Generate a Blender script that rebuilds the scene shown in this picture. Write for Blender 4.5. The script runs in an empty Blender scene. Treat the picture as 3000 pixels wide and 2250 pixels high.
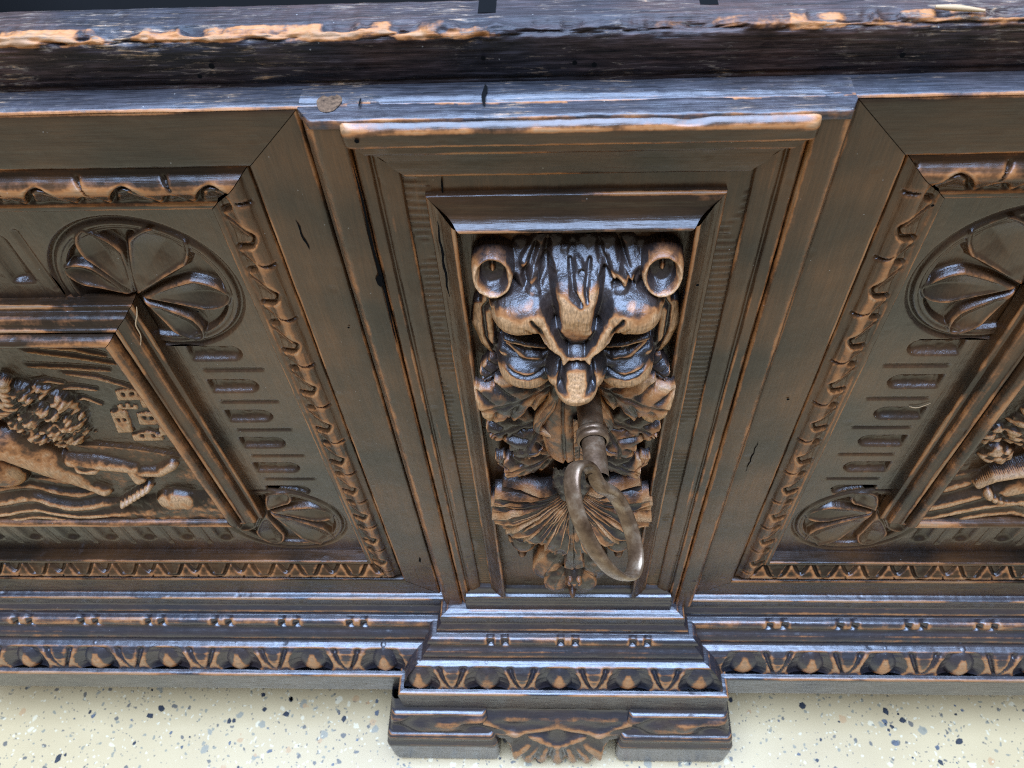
import bpy, math, random
import numpy as np
from mathutils import Matrix

# ------------------------------------------------------------------ camera, light
sc = bpy.context.scene
FLOOR = 697.0                      # camera height above the floor in mm; all modelling below is in mm
                                   # X right, Y into the chest, Z measured from the camera height
cam_d = bpy.data.cameras.new('camera')
cam = bpy.data.objects.new('camera', cam_d)
sc.collection.objects.link(cam)
sc.camera = cam
cam_d.sensor_width = 36.0
cam_d.lens = 28.48
cam_d.shift_x = -0.0116
cam_d.clip_start = 0.01
cam_d.clip_end = 60.0
R = Matrix(((0.999147, 0.005845, 0.040873), (0.020045, 0.796769, -0.603952), (-0.036096, 0.604256, 0.795972)))
mw = R.to_4x4()
mw.translation = (0.0, -0.22, FLOOR / 1000)
cam.matrix_world = mw
cam_d.dof.use_dof = True
cam_d.dof.focus_distance = 0.345
cam_d.dof.aperture_fstop = 24.0

world = bpy.data.worlds.new('World')
sc.world = world
world.use_nodes = True
wb = world.node_tree.nodes['Background']
wb.inputs[0].default_value = (1.0, 0.93, 0.82, 1)
wb.inputs[1].default_value = 0.20


def area(name, loc, target, sx, sy, energy, col):
    d = bpy.data.lights.new(name, 'AREA')
    d.shape = 'RECTANGLE'
    d.size, d.size_y, d.energy, d.color = sx, sy, energy, col
    o = bpy.data.objects.new(name, d)
    sc.collection.objects.link(o)
    from mathutils import Vector
    v = Vector(target) - Vector(loc)
    o.location = loc
    o.rotation_euler = v.to_track_quat('-Z', 'Y').to_euler()
    return o


area('rear_fill_light', (0.35, 2.2, 1.95), (0, 0, 0.4), 2.8, 1.2, 18, (0.40, 0.58, 1.0))  # dim fill added behind the chest for the rim ledge; no window known there
area('skylight', (-0.1, 0.15, 2.75), (-0.1, 0.14, 0.0), 2.4, 2.6, 330, (0.46, 0.64, 1.0))

sc.view_settings.view_transform = 'Standard'
sc.view_settings.look = 'None'
sc.view_settings.exposure = 0.82
sc.view_settings.gamma = 1.0
sc.cycles.use_denoising = False
sc.cycles.filter_width = 1.0
sc.cycles.max_bounces = 5
sc.cycles.diffuse_bounces = 3
sc.cycles.glossy_bounces = 3
sc.cycles.caustics_reflective = False
sc.cycles.caustics_refractive = False

rng = np.random.default_rng(7)
random.seed(7)

# ------------------------------------------------------------------ numeric helpers


def sstep(a, b, x):
    t = np.clip((x - a) / (b - a), 0, 1)
    return t * t * (3 - 2 * t)


def smax(a, b, k):
    h = np.clip(0.5 + 0.5 * (a - b) / k, 0, 1)
    return b * (1 - h) + a * h + k * h * (1 - h)


_lat = rng.random((512, 512))


def vnoise(x, y):
    x = np.asarray(x, float); y = np.asarray(y, float)
    xi = np.floor(x).astype(int); yi = np.floor(y).astype(int)
    fx = x - xi; fy = y - yi
    fx = fx * fx * (3 - 2 * fx); fy = fy * fy * (3 - 2 * fy)
    g = lambda i, j: _lat[(xi + i) % 512, (yi + j) % 512]
    return (g(0, 0) * (1 - fx) + g(1, 0) * fx) * (1 - fy) + (g(0, 1) * (1 - fx) + g(1, 1) * fx) * fy


def fbm(x, y, o=3):
    s = 0; a = 0.5; t = 0
    for i in range(o):
        s = s + a * vnoise(x * 2 ** i + 37.3 * i, y * 2 ** i + 11.9 * i); t += a; a *= 0.5
    return s / t


def blur(a, sig):
    if sig < 0.3:
        return a
    r = int(max(1, round(sig * 2.5)))
    k = np.exp(-0.5 * (np.arange(-r, r + 1) / sig) ** 2); k /= k.sum()
    for ax in (0, 1):
        p = np.pad(a, [(r, r) if i == ax else (0, 0) for i in (0, 1)], mode='edge')
        a = np.apply_along_axis(lambda v: np.convolve(v, k, 'valid'), ax, p)
    return a


def convex(h, step, sig=1.0):
    """convexity of a height map (positive on ridges), sig in mm"""
    b1 = blur(h, sig * 0.45 / step)
    b2 = blur(h, sig * 1.6 / step)
    return (b1 - b2)


def seg_dist(X, Z, pts):
    """distance to a polyline and the running parameter 0..1"""
    pts = np.asarray(pts, float)
    L = np.r_[0, np.cumsum(np.hypot(*np.diff(pts[:, :2], axis=0).T))]
    best = np.full(np.shape(X), 1e9); par = np.zeros(np.shape(X))
    for i in range(len(pts) - 1):
        ax, az = pts[i][:2]; bx, bz = pts[i + 1][:2]
        dx, dz = bx - ax, bz - az; l2 = dx * dx + dz * dz
        t = np.clip(((X - ax) * dx + (Z - az) * dz) / l2, 0, 1)
        d = np.hypot(X - ax - t * dx, Z - az - t * dz)
        m = d < best
        best = np.where(m, d, best)
        par = np.where(m, (L[i] + t * (L[i + 1] - L[i])) / L[-1], par)
    return best, par


def ridge(X, Z, pts, w, top, sharp=2.0):
    """rounded rope following pts [(x,z)], widths w, heights top, -inf outside"""
    d, p = seg_dist(X, Z, pts)
    s = np.linspace(0, 1, len(w))
    ww = np.interp(p, s, w); tt = np.interp(p, np.linspace(0, 1, len(top)), top)
    r = np.clip(d / ww, 0, 1.6)
    return tt - ww * 0.75 * np.power(r, sharp) - 40.0 * np.clip(d / ww - 1.12, 0, 5)


def groove(X, Z, pts, w, depth):
    d, p = seg_dist(X, Z, pts)
    ww = np.interp(p, np.linspace(0, 1, len(w)), w)
    return -depth * np.clip(1 - (d / ww) ** 1.2, 0, 1)


def dome(X, Z, cx, cz, rx, rz, peak, drop, rot=0.0, p=2.0):
    c, s = math.cos(rot), math.sin(rot)
    a = ((X - cx) * c + (Z - cz) * s) / rx
    b = (-(X - cx) * s + (Z - cz) * c) / rz
    q = np.abs(a) ** p + np.abs(b) ** p
    return peak - drop * (1 - np.sqrt(np.clip(1 - q, 0, 1))) - drop * 0.8 * np.clip(q - 1, 0, 8)


def cells(x, y, seed=0):
    """distance to the nearest jittered lattice point"""
    xi = np.floor(x).astype(int); yi = np.floor(y).astype(int)
    best = np.full(np.shape(x), 9.0)
    for i in (-1, 0, 1):
        for j in (-1, 0, 1):
            a = (xi + i + seed * 17) % 512; b = (yi + j + seed * 31) % 512
            px = xi + i + _lat[a, b]; py = yi + j + _lat[b, (a + 7) % 512]
            best = np.minimum(best, (x - px) ** 2 + (y - py) ** 2)
    return np.sqrt(best)


# ------------------------------------------------------------------ mesh helpers


def to_world(P):
    P = np.asarray(P, float).reshape(-1, 3) / 1000.0
    P = P.copy(); P[:, 2] += FLOOR / 1000
    return P


def raw_mesh(name, verts, quads, mat, parent=None, wear=None, smooth=True):
    me = bpy.data.meshes.new(name)
    quads = np.asarray(quads, dtype=np.int32)
    n, k = quads.shape
    me.vertices.add(len(verts)); me.vertices.foreach_set('co', np.ascontiguousarray(verts, dtype=np.float32).ravel())
    me.loops.add(n * k); me.loops.foreach_set('vertex_index', quads.ravel())
    me.polygons.add(n)
    me.polygons.foreach_set('loop_start', np.arange(0, n * k, k, dtype=np.int32))
    me.polygons.foreach_set('use_smooth', np.full(n, smooth))
    a = me.attributes.new('wear', 'FLOAT', 'POINT')
    a.data.foreach_set('value', np.ascontiguousarray(np.zeros(len(verts)) if wear is None else np.asarray(wear).ravel(), dtype=np.float32))
    me.update(calc_edges=True)
    me.materials.append(mat)
    o = bpy.data.objects.new(name, me)
    sc.collection.objects.link(o)
    if parent is not None:
        o.parent = parent
    return o


def grid(name, P, mat, parent=None, wear=None, keep=None, smooth=True, flip=False):
    n, m = P.shape[:2]
    idx = np.arange(n * m).reshape(n, m)
    q = np.stack([idx[:-1, :-1], idx[1:, :-1], idx[1:, 1:], idx[:-1, 1:]], -1)
    if keep is not None:
        q = q[keep]
    q = q.reshape(-1, 4)
    if flip:
        q = q[:, ::-1]
    if keep is not None:                      # drop loose vertices
        used = np.unique(q)
        rem = np.full(n * m, -1); rem[used] = np.arange(len(used))
        V = to_world(P)[used]; W_ = None if wear is None else np.asarray(wear).ravel()[used]
        return raw_mesh(name, V, rem[q], mat, parent, W_, smooth)
    return raw_mesh(name, to_world(P), q, mat, parent, wear, smooth)


def poly(name, verts, faces, mat, parent=None, smooth=False, wear=None):
    me = bpy.data.meshes.new(name)
    me.from_pydata([tuple(v) for v in to_world(verts)], [], faces)
    if smooth:
        me.polygons.foreach_set('use_smooth', [True] * len(me.polygons))
    a = me.attributes.new('wear', 'FLOAT', 'POINT')
    if wear is not None:
        a.data.foreach_set('value', np.asarray(wear, dtype=np.float32))
    me.update()
    me.materials.append(mat)
    o = bpy.data.objects.new(name, me)
    sc.collection.objects.link(o)
    if parent is not None:
        o.parent = parent
    return o


def box(name, x0, x1, y0, y1, z0, z1, mat, parent=None):
    v = [(x, y, z) for x in (x0, x1) for y in (y0, y1) for z in (z0, z1)]
    f = [(0, 1, 3, 2), (4, 6, 7, 5), (0, 4, 5, 1), (2, 3, 7, 6), (0, 2, 6, 4), (1, 5, 7, 3)]
    return poly(name, v, f, mat, parent)


def resample(prof, step):
    """prof: list of (u, y[, r]) -> dense points, unit outward normals, convex-edge wear"""
    p = np.array([q[:2] for q in prof], float)
    d = np.diff(p, axis=0); L = np.hypot(d[:, 0], d[:, 1])
    out = [p[0]]; ewear = [0.0]
    dirs = d / L[:, None]
    cor = np.zeros(len(p))
    for i in range(1, len(p) - 1):
        cr = dirs[i - 1][0] * dirs[i][1] - dirs[i - 1][1] * dirs[i][0]
        dt = (dirs[i - 1] * dirs[i]).sum()
        cor[i] = math.atan2(cr, dt)
    S = np.r_[0, np.cumsum(L)]
    pts = []; ss = []
    for i in range(len(d)):
        n = max(1, int(math.ceil(L[i] / step)))
        for k in range(n):
            t = k / n
            pts.append(p[i] + d[i] * t); ss.append(S[i] + L[i] * t)
    pts.append(p[-1]); ss.append(S[-1])
    pts = np.array(pts); ss = np.array(ss)
    wear = np.zeros(len(pts))
    for i in range(1, len(p) - 1):
        if cor[i] > 0.12:
            wear += min(1.0, cor[i] / 0.9) * np.exp(-0.5 * ((ss - S[i]) / 0.5) ** 2)
    # gentle corner rounding
    q = pts.copy()
    for _ in range(2):
        q[1:-1] = 0.25 * q[:-2] + 0.5 * q[1:-1] + 0.25 * q[2:]
    tg = np.gradient(q, axis=0); tg /= np.maximum(np.hypot(tg[:, 0], tg[:, 1]), 1e-9)[:, None]
    nrm = np.stack([tg[:, 1], -tg[:, 0]], -1)     # outward (towards -y for u increasing)
    return q, nrm, np.clip(wear, 0, 1), ss


def arc(cu, cy, r, a0, a1, n=6):
    return [(cu + r * math.cos(math.radians(a0 + (a1 - a0) * i / n)), cy + r * math.sin(math.radians(a0 + (a1 - a0) * i / n))) for i in range(n + 1)]


def svals(lo, hi, vis_lo, vis_hi, fine, coarse=12.0):
    s = []
    for a, b, st in ((lo, min(vis_lo, hi), coarse), (max(lo, vis_lo), min(hi, vis_hi), fine), (max(vis_hi, lo), hi, coarse)):
        if b > a:
            s += list(np.linspace(a, b, max(2, int(math.ceil((b - a) / st)) + 1)))
    return np.unique(np.round(s, 3))


# ------------------------------------------------------------------ materials


def new_mat(name):
    m = bpy.data.materials.new(name)
    m.use_nodes = True
    nt = m.node_tree
    for n in list(nt.nodes):
        nt.nodes.remove(n)
    out = nt.nodes.new('ShaderNodeOutputMaterial')
    bs = nt.nodes.new('ShaderNodeBsdfPrincipled')
    nt.links.new(bs.outputs[0], out.inputs[0])
    return m, nt, bs


def nd(nt, kind, **kw):
    n = nt.nodes.new(kind)
    for k, v in kw.items():
        setattr(n, k, v)
    return n


def mth(nt, op, a, b=None, c=None, clamp=False):
    n = nt.nodes.new('ShaderNodeMath'); n.operation = op; n.use_clamp = clamp
    for i, v in enumerate((a, b, c)):
        if v is None:
            continue
        if isinstance(v, (int, float)):
            n.inputs[i].default_value = v
        else:
            nt.links.new(v, n.inputs[i])
    return n.outputs[0]


def ramp(nt, fac, stops, interp='LINEAR'):
    n = nt.nodes.new('ShaderNodeValToRGB'); n.color_ramp.interpolation = interp
    e = n.color_ramp.elements
    while len(e) < len(stops):
        e.new(0.5)
    for i, (p, c) in enumerate(stops):
        e[i].position = p
        e[i].color = (*c, 1) if len(c) == 3 else c
    nt.links.new(fac, n.inputs[0])
    return n.outputs[0]


def noise(nt, vec, scale, detail=4, rough=0.6, dist=0.0):
    n = nt.nodes.new('ShaderNodeTexNoise')
    n.inputs['Scale'].default_value = scale; n.inputs['Detail'].default_value = detail
    n.inputs['Roughness'].default_value = rough; n.inputs['Distortion'].default_value = dist
    nt.links.new(vec, n.inputs['Vector'])
    return n.outputs[0]


def mapping(nt, vec, scale):
    n = nt.nodes.new('ShaderNodeMapping'); n.inputs['Scale'].default_value = scale
    nt.links.new(vec, n.inputs['Vector'])
    return n.outputs[0]


def mixc(nt, f, a, b):
    n = nt.nodes.new('ShaderNodeMix'); n.data_type = 'RGBA'
    for i, v in ((0, f), (6, a), (7, b)):
        if isinstance(v, (int, float)):
            n.inputs[i].default_value = v
        elif isinstance(v, tuple):
            n.inputs[i].default_value = (*v, 1)
        else:
            nt.links.new(v, n.inputs[i])
    return n.outputs[2]


def wood(name, grain='X', bias=0.0, brown=0.5, flake=0.0, rough=0.34, breakup=0.75, tan=(0.32, 0.165, 0.072), gbump=0.35, black=(0.0122, 0.0080, 0.0048), brn=(0.086, 0.036, 0.0120), gcon=0.26, ior=1.42):
    """black stained, waxed wood whose arrises and bosses ('wear' attribute) are rubbed down to raw timber"""
    m, nt, bs = new_mat(name)
    geo = nd(nt, 'ShaderNodeNewGeometry')
    P = geo.outputs['Position']
    gs = {'X': (0.06, 1, 1), 'Z': (1, 1, 0.06), 'N': (1, 1, 1)}[grain]
    gv = mapping(nt, P, gs)
    g1 = noise(nt, gv, 1000, 3, 0.7)
    g2 = noise(nt, gv, 260, 2, 0.6, 0.4)
    big = noise(nt, P, 22, 2, 0.5)
    mid = noise(nt, P, 95, 2, 0.6)
    fine = noise(nt, P, 700, 1, 0.6)
    at = nd(nt, 'ShaderNodeAttribute', attribute_name='wear')
    w = at.outputs['Fac']
    w = mth(nt, 'ADD', w, bias)
    nz = mth(nt, 'ADD', mth(nt, 'MULTIPLY', mth(nt, 'SUBTRACT', mid, 0.5), breakup),
             mth(nt, 'MULTIPLY', mth(nt, 'SUBTRACT', g2, 0.5), breakup * 0.9))
    nz = mth(nt, 'ADD', nz, mth(nt, 'MULTIPLY', mth(nt, 'SUBTRACT', fine, 0.5), breakup * 0.35))
    wn = mth(nt, 'ADD', w, nz, clamp=True)
    wn = mth(nt, 'MULTIPLY', wn, mth(nt, 'MINIMUM', mth(nt, 'MULTIPLY', mth(nt, 'MAXIMUM', w, 0.0), 6.0), 1.0))
    bm = mth(nt, 'MULTIPLY', ramp(nt, big, [(0.36, (0.12,) * 3), (0.66, (1, 1, 1))]), brown)
    bm = mth(nt, 'MULTIPLY', bm, ramp(nt, g2, [(0.25, (0.6,) * 3), (0.7, (1, 1, 1))]))
    dark = mixc(nt, bm, black, brn)
    # grain: darker pores and paler lines
    gm = ramp(nt, g1, [(0.25, (1 - gcon,) * 3), (0.5, (1, 1, 1)), (0.78, (1 + gcon * 1.6,) * 3)])
    dm = nd(nt, 'ShaderNodeMix', data_type='RGBA', blend_type='MULTIPLY')
    dm.inputs[0].default_value = 1.0
    nt.links.new(dark, dm.inputs[6]); nt.links.new(gm, dm.inputs[7])
    dark = dm.outputs[2]
    c = mixc(nt, ramp(nt, wn, [(0.20, (0, 0, 0)), (0.50, (1, 1, 1))]), dark, (0.150, 0.058, 0.020))
    if grain == 'N':
        g1 = noise(nt, mapping(nt, P, (1, 1, 0.12)), 1500, 2, 0.6, 0.5)
    tn = mixc(nt, ramp(nt, g1, [(0.35, (0, 0, 0)), (0.65, (1, 1, 1))]), tuple(t * 0.5 for t in tan), tan)
    c = mixc(nt, ramp(nt, wn, [(0.38, (0, 0, 0)), (0.64, (1, 1, 1))]), c, (0.285, 0.108, 0.030))
    c = mixc(nt, ramp(nt, wn, [(0.54, (0, 0, 0)), (0.86, (1, 1, 1))]), c, tn)
    if flake > 0:
        fv = mapping(nt, P, (0.10, 1, 1) if grain == 'X' else (1, 1, 0.1))
        f1 = noise(nt, fv, 850, 5, 0.75, 0.8)
        f2 = noise(nt, P, 42, 4, 0.65)
        fm = mth(nt, 'ADD', f1, mth(nt, 'MULTIPLY', mth(nt, 'SUBTRACT', f2, 0.5), 0.55))
        c = mixc(nt, mth(nt, 'MULTIPLY', ramp(nt, fm, [(0.575, (0, 0, 0)), (0.64, (1, 1, 1))]), flake), c, (0.085, 0.062, 0.045))
        c = mixc(nt, mth(nt, 'MULTIPLY', ramp(nt, fm, [(0.66, (0, 0, 0)), (0.71, (1, 1, 1))]), flake), c, (0.27, 0.155, 0.078))
    # dust specks
    vo = nd(nt, 'ShaderNodeTexVoronoi'); vo.inputs['Scale'].default_value = 260
    nt.links.new(P, vo.inputs['Vector'])
    sp = mth(nt, 'MULTIPLY', mth(nt, 'LESS_THAN', vo.outputs['Distance'], 0.06), mth(nt, 'GREATER_THAN', mid, 0.57))
    c = mixc(nt, mth(nt, 'MULTIPLY', sp, 0.4), c, (0.36, 0.34, 0.30))
    nt.links.new(c, bs.inputs['Base Color'])
    r = mth(nt, 'ADD', mth(nt, 'MULTIPLY', fine, 0.16), rough - 0.08)
    r = mth(nt, 'ADD', r, mth(nt, 'MULTIPLY', wn, 0.16))
    r = mth(nt, 'ADD', r, mth(nt, 'MULTIPLY', mth(nt, 'SUBTRACT', mid, 0.5), 0.16))
    nt.links.new(r, bs.inputs['Roughness'])
    bs.inputs['IOR'].default_value = ior
    bs.inputs['Coat Weight'].default_value = 0.0
    bs.inputs['Coat Roughness'].default_value = 0.30
    bp = nd(nt, 'ShaderNodeBump'); bp.inputs['Strength'].default_value = gbump; bp.inputs['Distance'].default_value = 0.0006
    hgt = mth(nt, 'ADD', mth(nt, 'MULTIPLY', g1, 0.5), mth(nt, 'MULTIPLY', g2, 0.9))
    hgt = mth(nt, 'ADD', hgt, mth(nt, 'MULTIPLY', mid, 1.6))
    dv = nd(nt, 'ShaderNodeTexVoronoi'); dv.inputs['Scale'].default_value = 55
    nt.links.new(P, dv.inputs['Vector'])
    hgt = mth(nt, 'ADD', hgt, mth(nt, 'MULTIPLY', ramp(nt, dv.outputs['Distance'], [(0.05, (0, 0, 0)), (0.16, (1, 1, 1))]), 1.2))
    nt.links.new(hgt, bp.inputs['Height'])
    nt.links.new(bp.outputs[0], bs.inputs['Normal'])
    nt.links.new(bp.outputs[0], bs.inputs['Coat Normal'])
    return m


W_X = wood('stained_wood_along', 'X', brown=0.6, rough=0.30)
W_Z = wood('stained_wood_upright', 'Z', brown=1.0, rough=0.30)
W_FR = wood('worn_frame_along', 'X', bias=0.06, brown=0.9, rough=0.29)
W_FRZ = wood('worn_frame_upright', 'Z', bias=0.06, brown=1.0, rough=0.29)
W_RIM = wood('rough_rim_wood', 'X', flake=1.0, brown=0.22, rough=0.46, gbump=1.0, breakup=1.15, tan=(0.27, 0.140, 0.064), black=(0.0070, 0.0072, 0.0092), gcon=1.0, ior=1.27, brn=(0.13, 0.05, 0.017))
W_LEDGE = wood('dusty_ledge_wood', 'X', flake=0.6, brown=0.12, rough=0.40, gbump=0.7, black=(0.0165, 0.0170, 0.0200), gcon=0.9, ior=1.43)
W_CARVE = wood('carved_wood', 'N', breakup=0.52, brown=0.35, rough=0.36, tan=(0.42, 0.225, 0.098), gbump=0.5, black=(0.0115, 0.0105, 0.0110), ior=1.52)
W_BASE = wood('base_wood', 'X', brown=0.25, rough=0.33, black=(0.0120, 0.0135, 0.0190), ior=1.72)
W_REL = wood('relief_wood', 'N', bias=0.02, breakup=0.8, brown=0.6, rough=0.32, tan=(0.40, 0.225, 0.105), gbump=0.3)

W_BORD = wood('border_wood', 'Z', brown=0.85, rough=0.30, ior=1.52, black=(0.0130, 0.0090, 0.0060))
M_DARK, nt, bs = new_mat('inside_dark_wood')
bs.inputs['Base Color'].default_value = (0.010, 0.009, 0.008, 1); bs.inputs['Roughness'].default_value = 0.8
M_CRACK_SHADE, nt, bs = new_mat('crack_and_shade_black')
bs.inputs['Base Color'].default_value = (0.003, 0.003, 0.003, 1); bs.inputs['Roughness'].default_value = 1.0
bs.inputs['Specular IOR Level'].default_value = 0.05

M_PLUG, nt, bs = new_mat('end_grain_plug')
P = nd(nt, 'ShaderNodeNewGeometry').outputs['Position']
nt.links.new(ramp(nt, noise(nt, P, 700, 5, 0.7), [(0.3, (0.018, 0.011, 0.007)), (0.7, (0.115, 0.066, 0.036))]), bs.inputs['Base Color'])
bs.inputs['Roughness'].default_value = 1.0
bs.inputs['Specular IOR Level'].default_value = 0.1

M_FIBRE, nt, bs = new_mat('pale_fibre')
bs.inputs['Base Color'].default_value = (0.27, 0.17, 0.08, 1); bs.inputs['Roughness'].default_value = 0.8

M_IRON, nt, bs = new_mat('old_key_iron')
P = nd(nt, 'ShaderNodeNewGeometry').outputs['Position']
n1 = noise(nt, P, 110, 4, 0.65); n2 = noise(nt, P, 900, 4, 0.6)
c = ramp(nt, n1, [(0.30, (0.045, 0.022, 0.010)), (0.50, (0.125, 0.074, 0.040)), (0.74, (0.29, 0.215, 0.140))])
nt.links.new(c, bs.inputs['Base Color'])
bs.inputs['Metallic'].default_value = 0.6
nt.links.new(mth(nt, 'ADD', mth(nt, 'MULTIPLY', n1, -0.18), mth(nt, 'ADD', mth(nt, 'MULTIPLY', n2, 0.25), 0.34)), bs.inputs['Roughness'])
bp = nd(nt, 'ShaderNodeBump'); bp.inputs['Strength'].default_value = 0.3; bp.inputs['Distance'].default_value = 0.0005
nt.links.new(mth(nt, 'ADD', n1, mth(nt, 'MULTIPLY', n2, 0.4)), bp.inputs['Height']); nt.links.new(bp.outputs[0], bs.inputs['Normal'])

M_FLOOR, nt, bs = new_mat('terrazzo')
P = nd(nt, 'ShaderNodeNewGeometry').outputs['Position']
c = ramp(nt, noise(nt, P, 9, 4, 0.55), [(0.3, (0.415, 0.298, 0.145)), (0.7, (0.485, 0.357, 0.180))])
wv = nd(nt, 'ShaderNodeVectorMath', operation='ADD')
nz = nd(nt, 'ShaderNodeTexNoise'); nz.inputs['Scale'].default_value = 160; nt.links.new(P, nz.inputs['Vector'])
sc_ = nd(nt, 'ShaderNodeVectorMath', operation='SCALE'); sc_.inputs['Scale'].default_value = 0.006
nt.links.new(nz.outputs['Color'], sc_.inputs[0]); nt.links.new(P, wv.inputs[0]); nt.links.new(sc_.outputs[0], wv.inputs[1])
for scale, thr, rad, col in ((110, 0.86, 0.26, (0.57, 0.47, 0.29)), (95, 0.86, 0.28, (0.22, 0.20, 0.14)), (150, 0.86, 0.27, (0.06, 0.06, 0.055)), (120, 0.93, 0.3, (0.42, 0.25, 0.11)), (230, 0.80, 0.25, (0.20, 0.18, 0.12)), (420, 0.86, 0.26, (0.10, 0.09, 0.07)), (330, 0.84, 0.3, (0.56, 0.47, 0.30))):
    vo = nd(nt, 'ShaderNodeTexVoronoi'); vo.inputs['Scale'].default_value = scale
    nt.links.new(wv.outputs[0], vo.inputs['Vector'])
    sep = nd(nt, 'ShaderNodeSeparateColor'); nt.links.new(vo.outputs['Color'], sep.inputs[0])
    f = mth(nt, 'MULTIPLY', mth(nt, 'GREATER_THAN', sep.outputs[0], thr), ramp(nt, vo.outputs['Distance'], [(rad, (1, 1, 1)), (rad + 0.06, (0, 0, 0))]))
    c = mixc(nt, mth(nt, 'MULTIPLY', f, 0.85), c, col)
nt.links.new(c, bs.inputs['Base Color'])
bs.inputs['Roughness'].default_value = 0.38


def chipmat(name, col):
    m, nt, bs = new_mat(name)
    P = nd(nt, 'ShaderNodeNewGeometry').outputs['Position']
    nt.links.new(ramp(nt, noise(nt, P, 300, 4), [(0.3, tuple(v * 0.6 for v in col)), (0.7, tuple(min(1, v * 1.3) for v in col))]), bs.inputs['Base Color'])
    bs.inputs['Roughness'].default_value = 0.35
    return m


# ------------------------------------------------------------------ the floor
fl = poly('floor', [(-4000, -4000, -FLOOR), (4000, -4000, -FLOOR), (4000, 4000, -FLOOR), (-4000, 4000, -FLOOR)], [(0, 1, 2, 3)], M_FLOOR)
fl['kind'] = 'structure'
CH = [chipmat('chip_black', (0.022, 0.024, 0.028)), chipmat('chip_grey', (0.13, 0.125, 0.11)), chipmat('chip_ochre', (0.40, 0.23, 0.10)), chipmat('chip_slate', (0.09, 0.095, 0.10))]


def chip(x, y, r, m, el=1.0, rot=0.0):
    n = random.randint(5, 8)
    a0 = random.random() * 6.28
    v = []
    for i in range(n):
        a = a0 + 6.283 * (i + random.uniform(-0.3, 0.3)) / n
        rr = r * random.uniform(0.65, 1.15)
        px, py = rr * math.cos(a) * el, rr * math.sin(a)
        v.append((x + px * math.cos(rot) - py * math.sin(rot), y + px * math.sin(rot) + py * math.cos(rot)))
    vv = [(p[0], p[1], -FLOOR + 0.15) for p in v] + [(p[0], p[1], -FLOOR - 1.0) for p in v]
    fs = [tuple(range(n))] + [(i, (i + 1) % n, n + (i + 1) % n, n + i) for i in range(n)]
    poly('chip', vv, fs, m, fl)


for k in range(290):
    side = random.random()
    x = random.uniform(-410, -60) if side < 0.5 else random.uniform(60, 330) if side < 0.92 else random.uniform(-60, 60)
    y = random.uniform(-165, 25)
    r = random.choice([0.9, 1.1, 1.2, 1.4, 1.6, 1.8, 2.1, 2.7])
    m = random.choices(CH, [7, 1.4, 0.6, 2.5])[0]
    chip(x, y, r, m, random.uniform(0.9, 1.5), random.uniform(0, 3.14))
chip(212, -92, 12, CH[1], 2.2, 1.9)

# ------------------------------------------------------------------ the chest
chest = bpy.data.objects.new('chest', None)
sc.collection.objects.link(chest)
chest.location = (0, 0, 0)
chest['label'] = 'dark carved wooden chest with worn edges, lion mask and moulded panels'
chest['category'] = 'chest'

XC = 5.5
X0L, X1R = -520.0, 2 * XC + 520.0
RIMZ = -128.0

# carcass: front, ends, back, bottom boards
box('front_board', X0L + 8, X1R - 8, 21, 30, -615, -147.5, M_DARK, chest)
box('end_board', X0L + 8, X0L + 26, 31, 470, -615, -130, M_DARK, chest)
box('end_board', X1R - 26, X1R - 8, 31, 470, -615, -130, M_DARK, chest)
box('back_board', X0L + 8, X1R - 8, 471, 490, -615, -130, M_DARK, chest)
box('bottom_board', X0L + 8, X1R - 8, 31, 470, -613, -600, M_DARK, chest)


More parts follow.
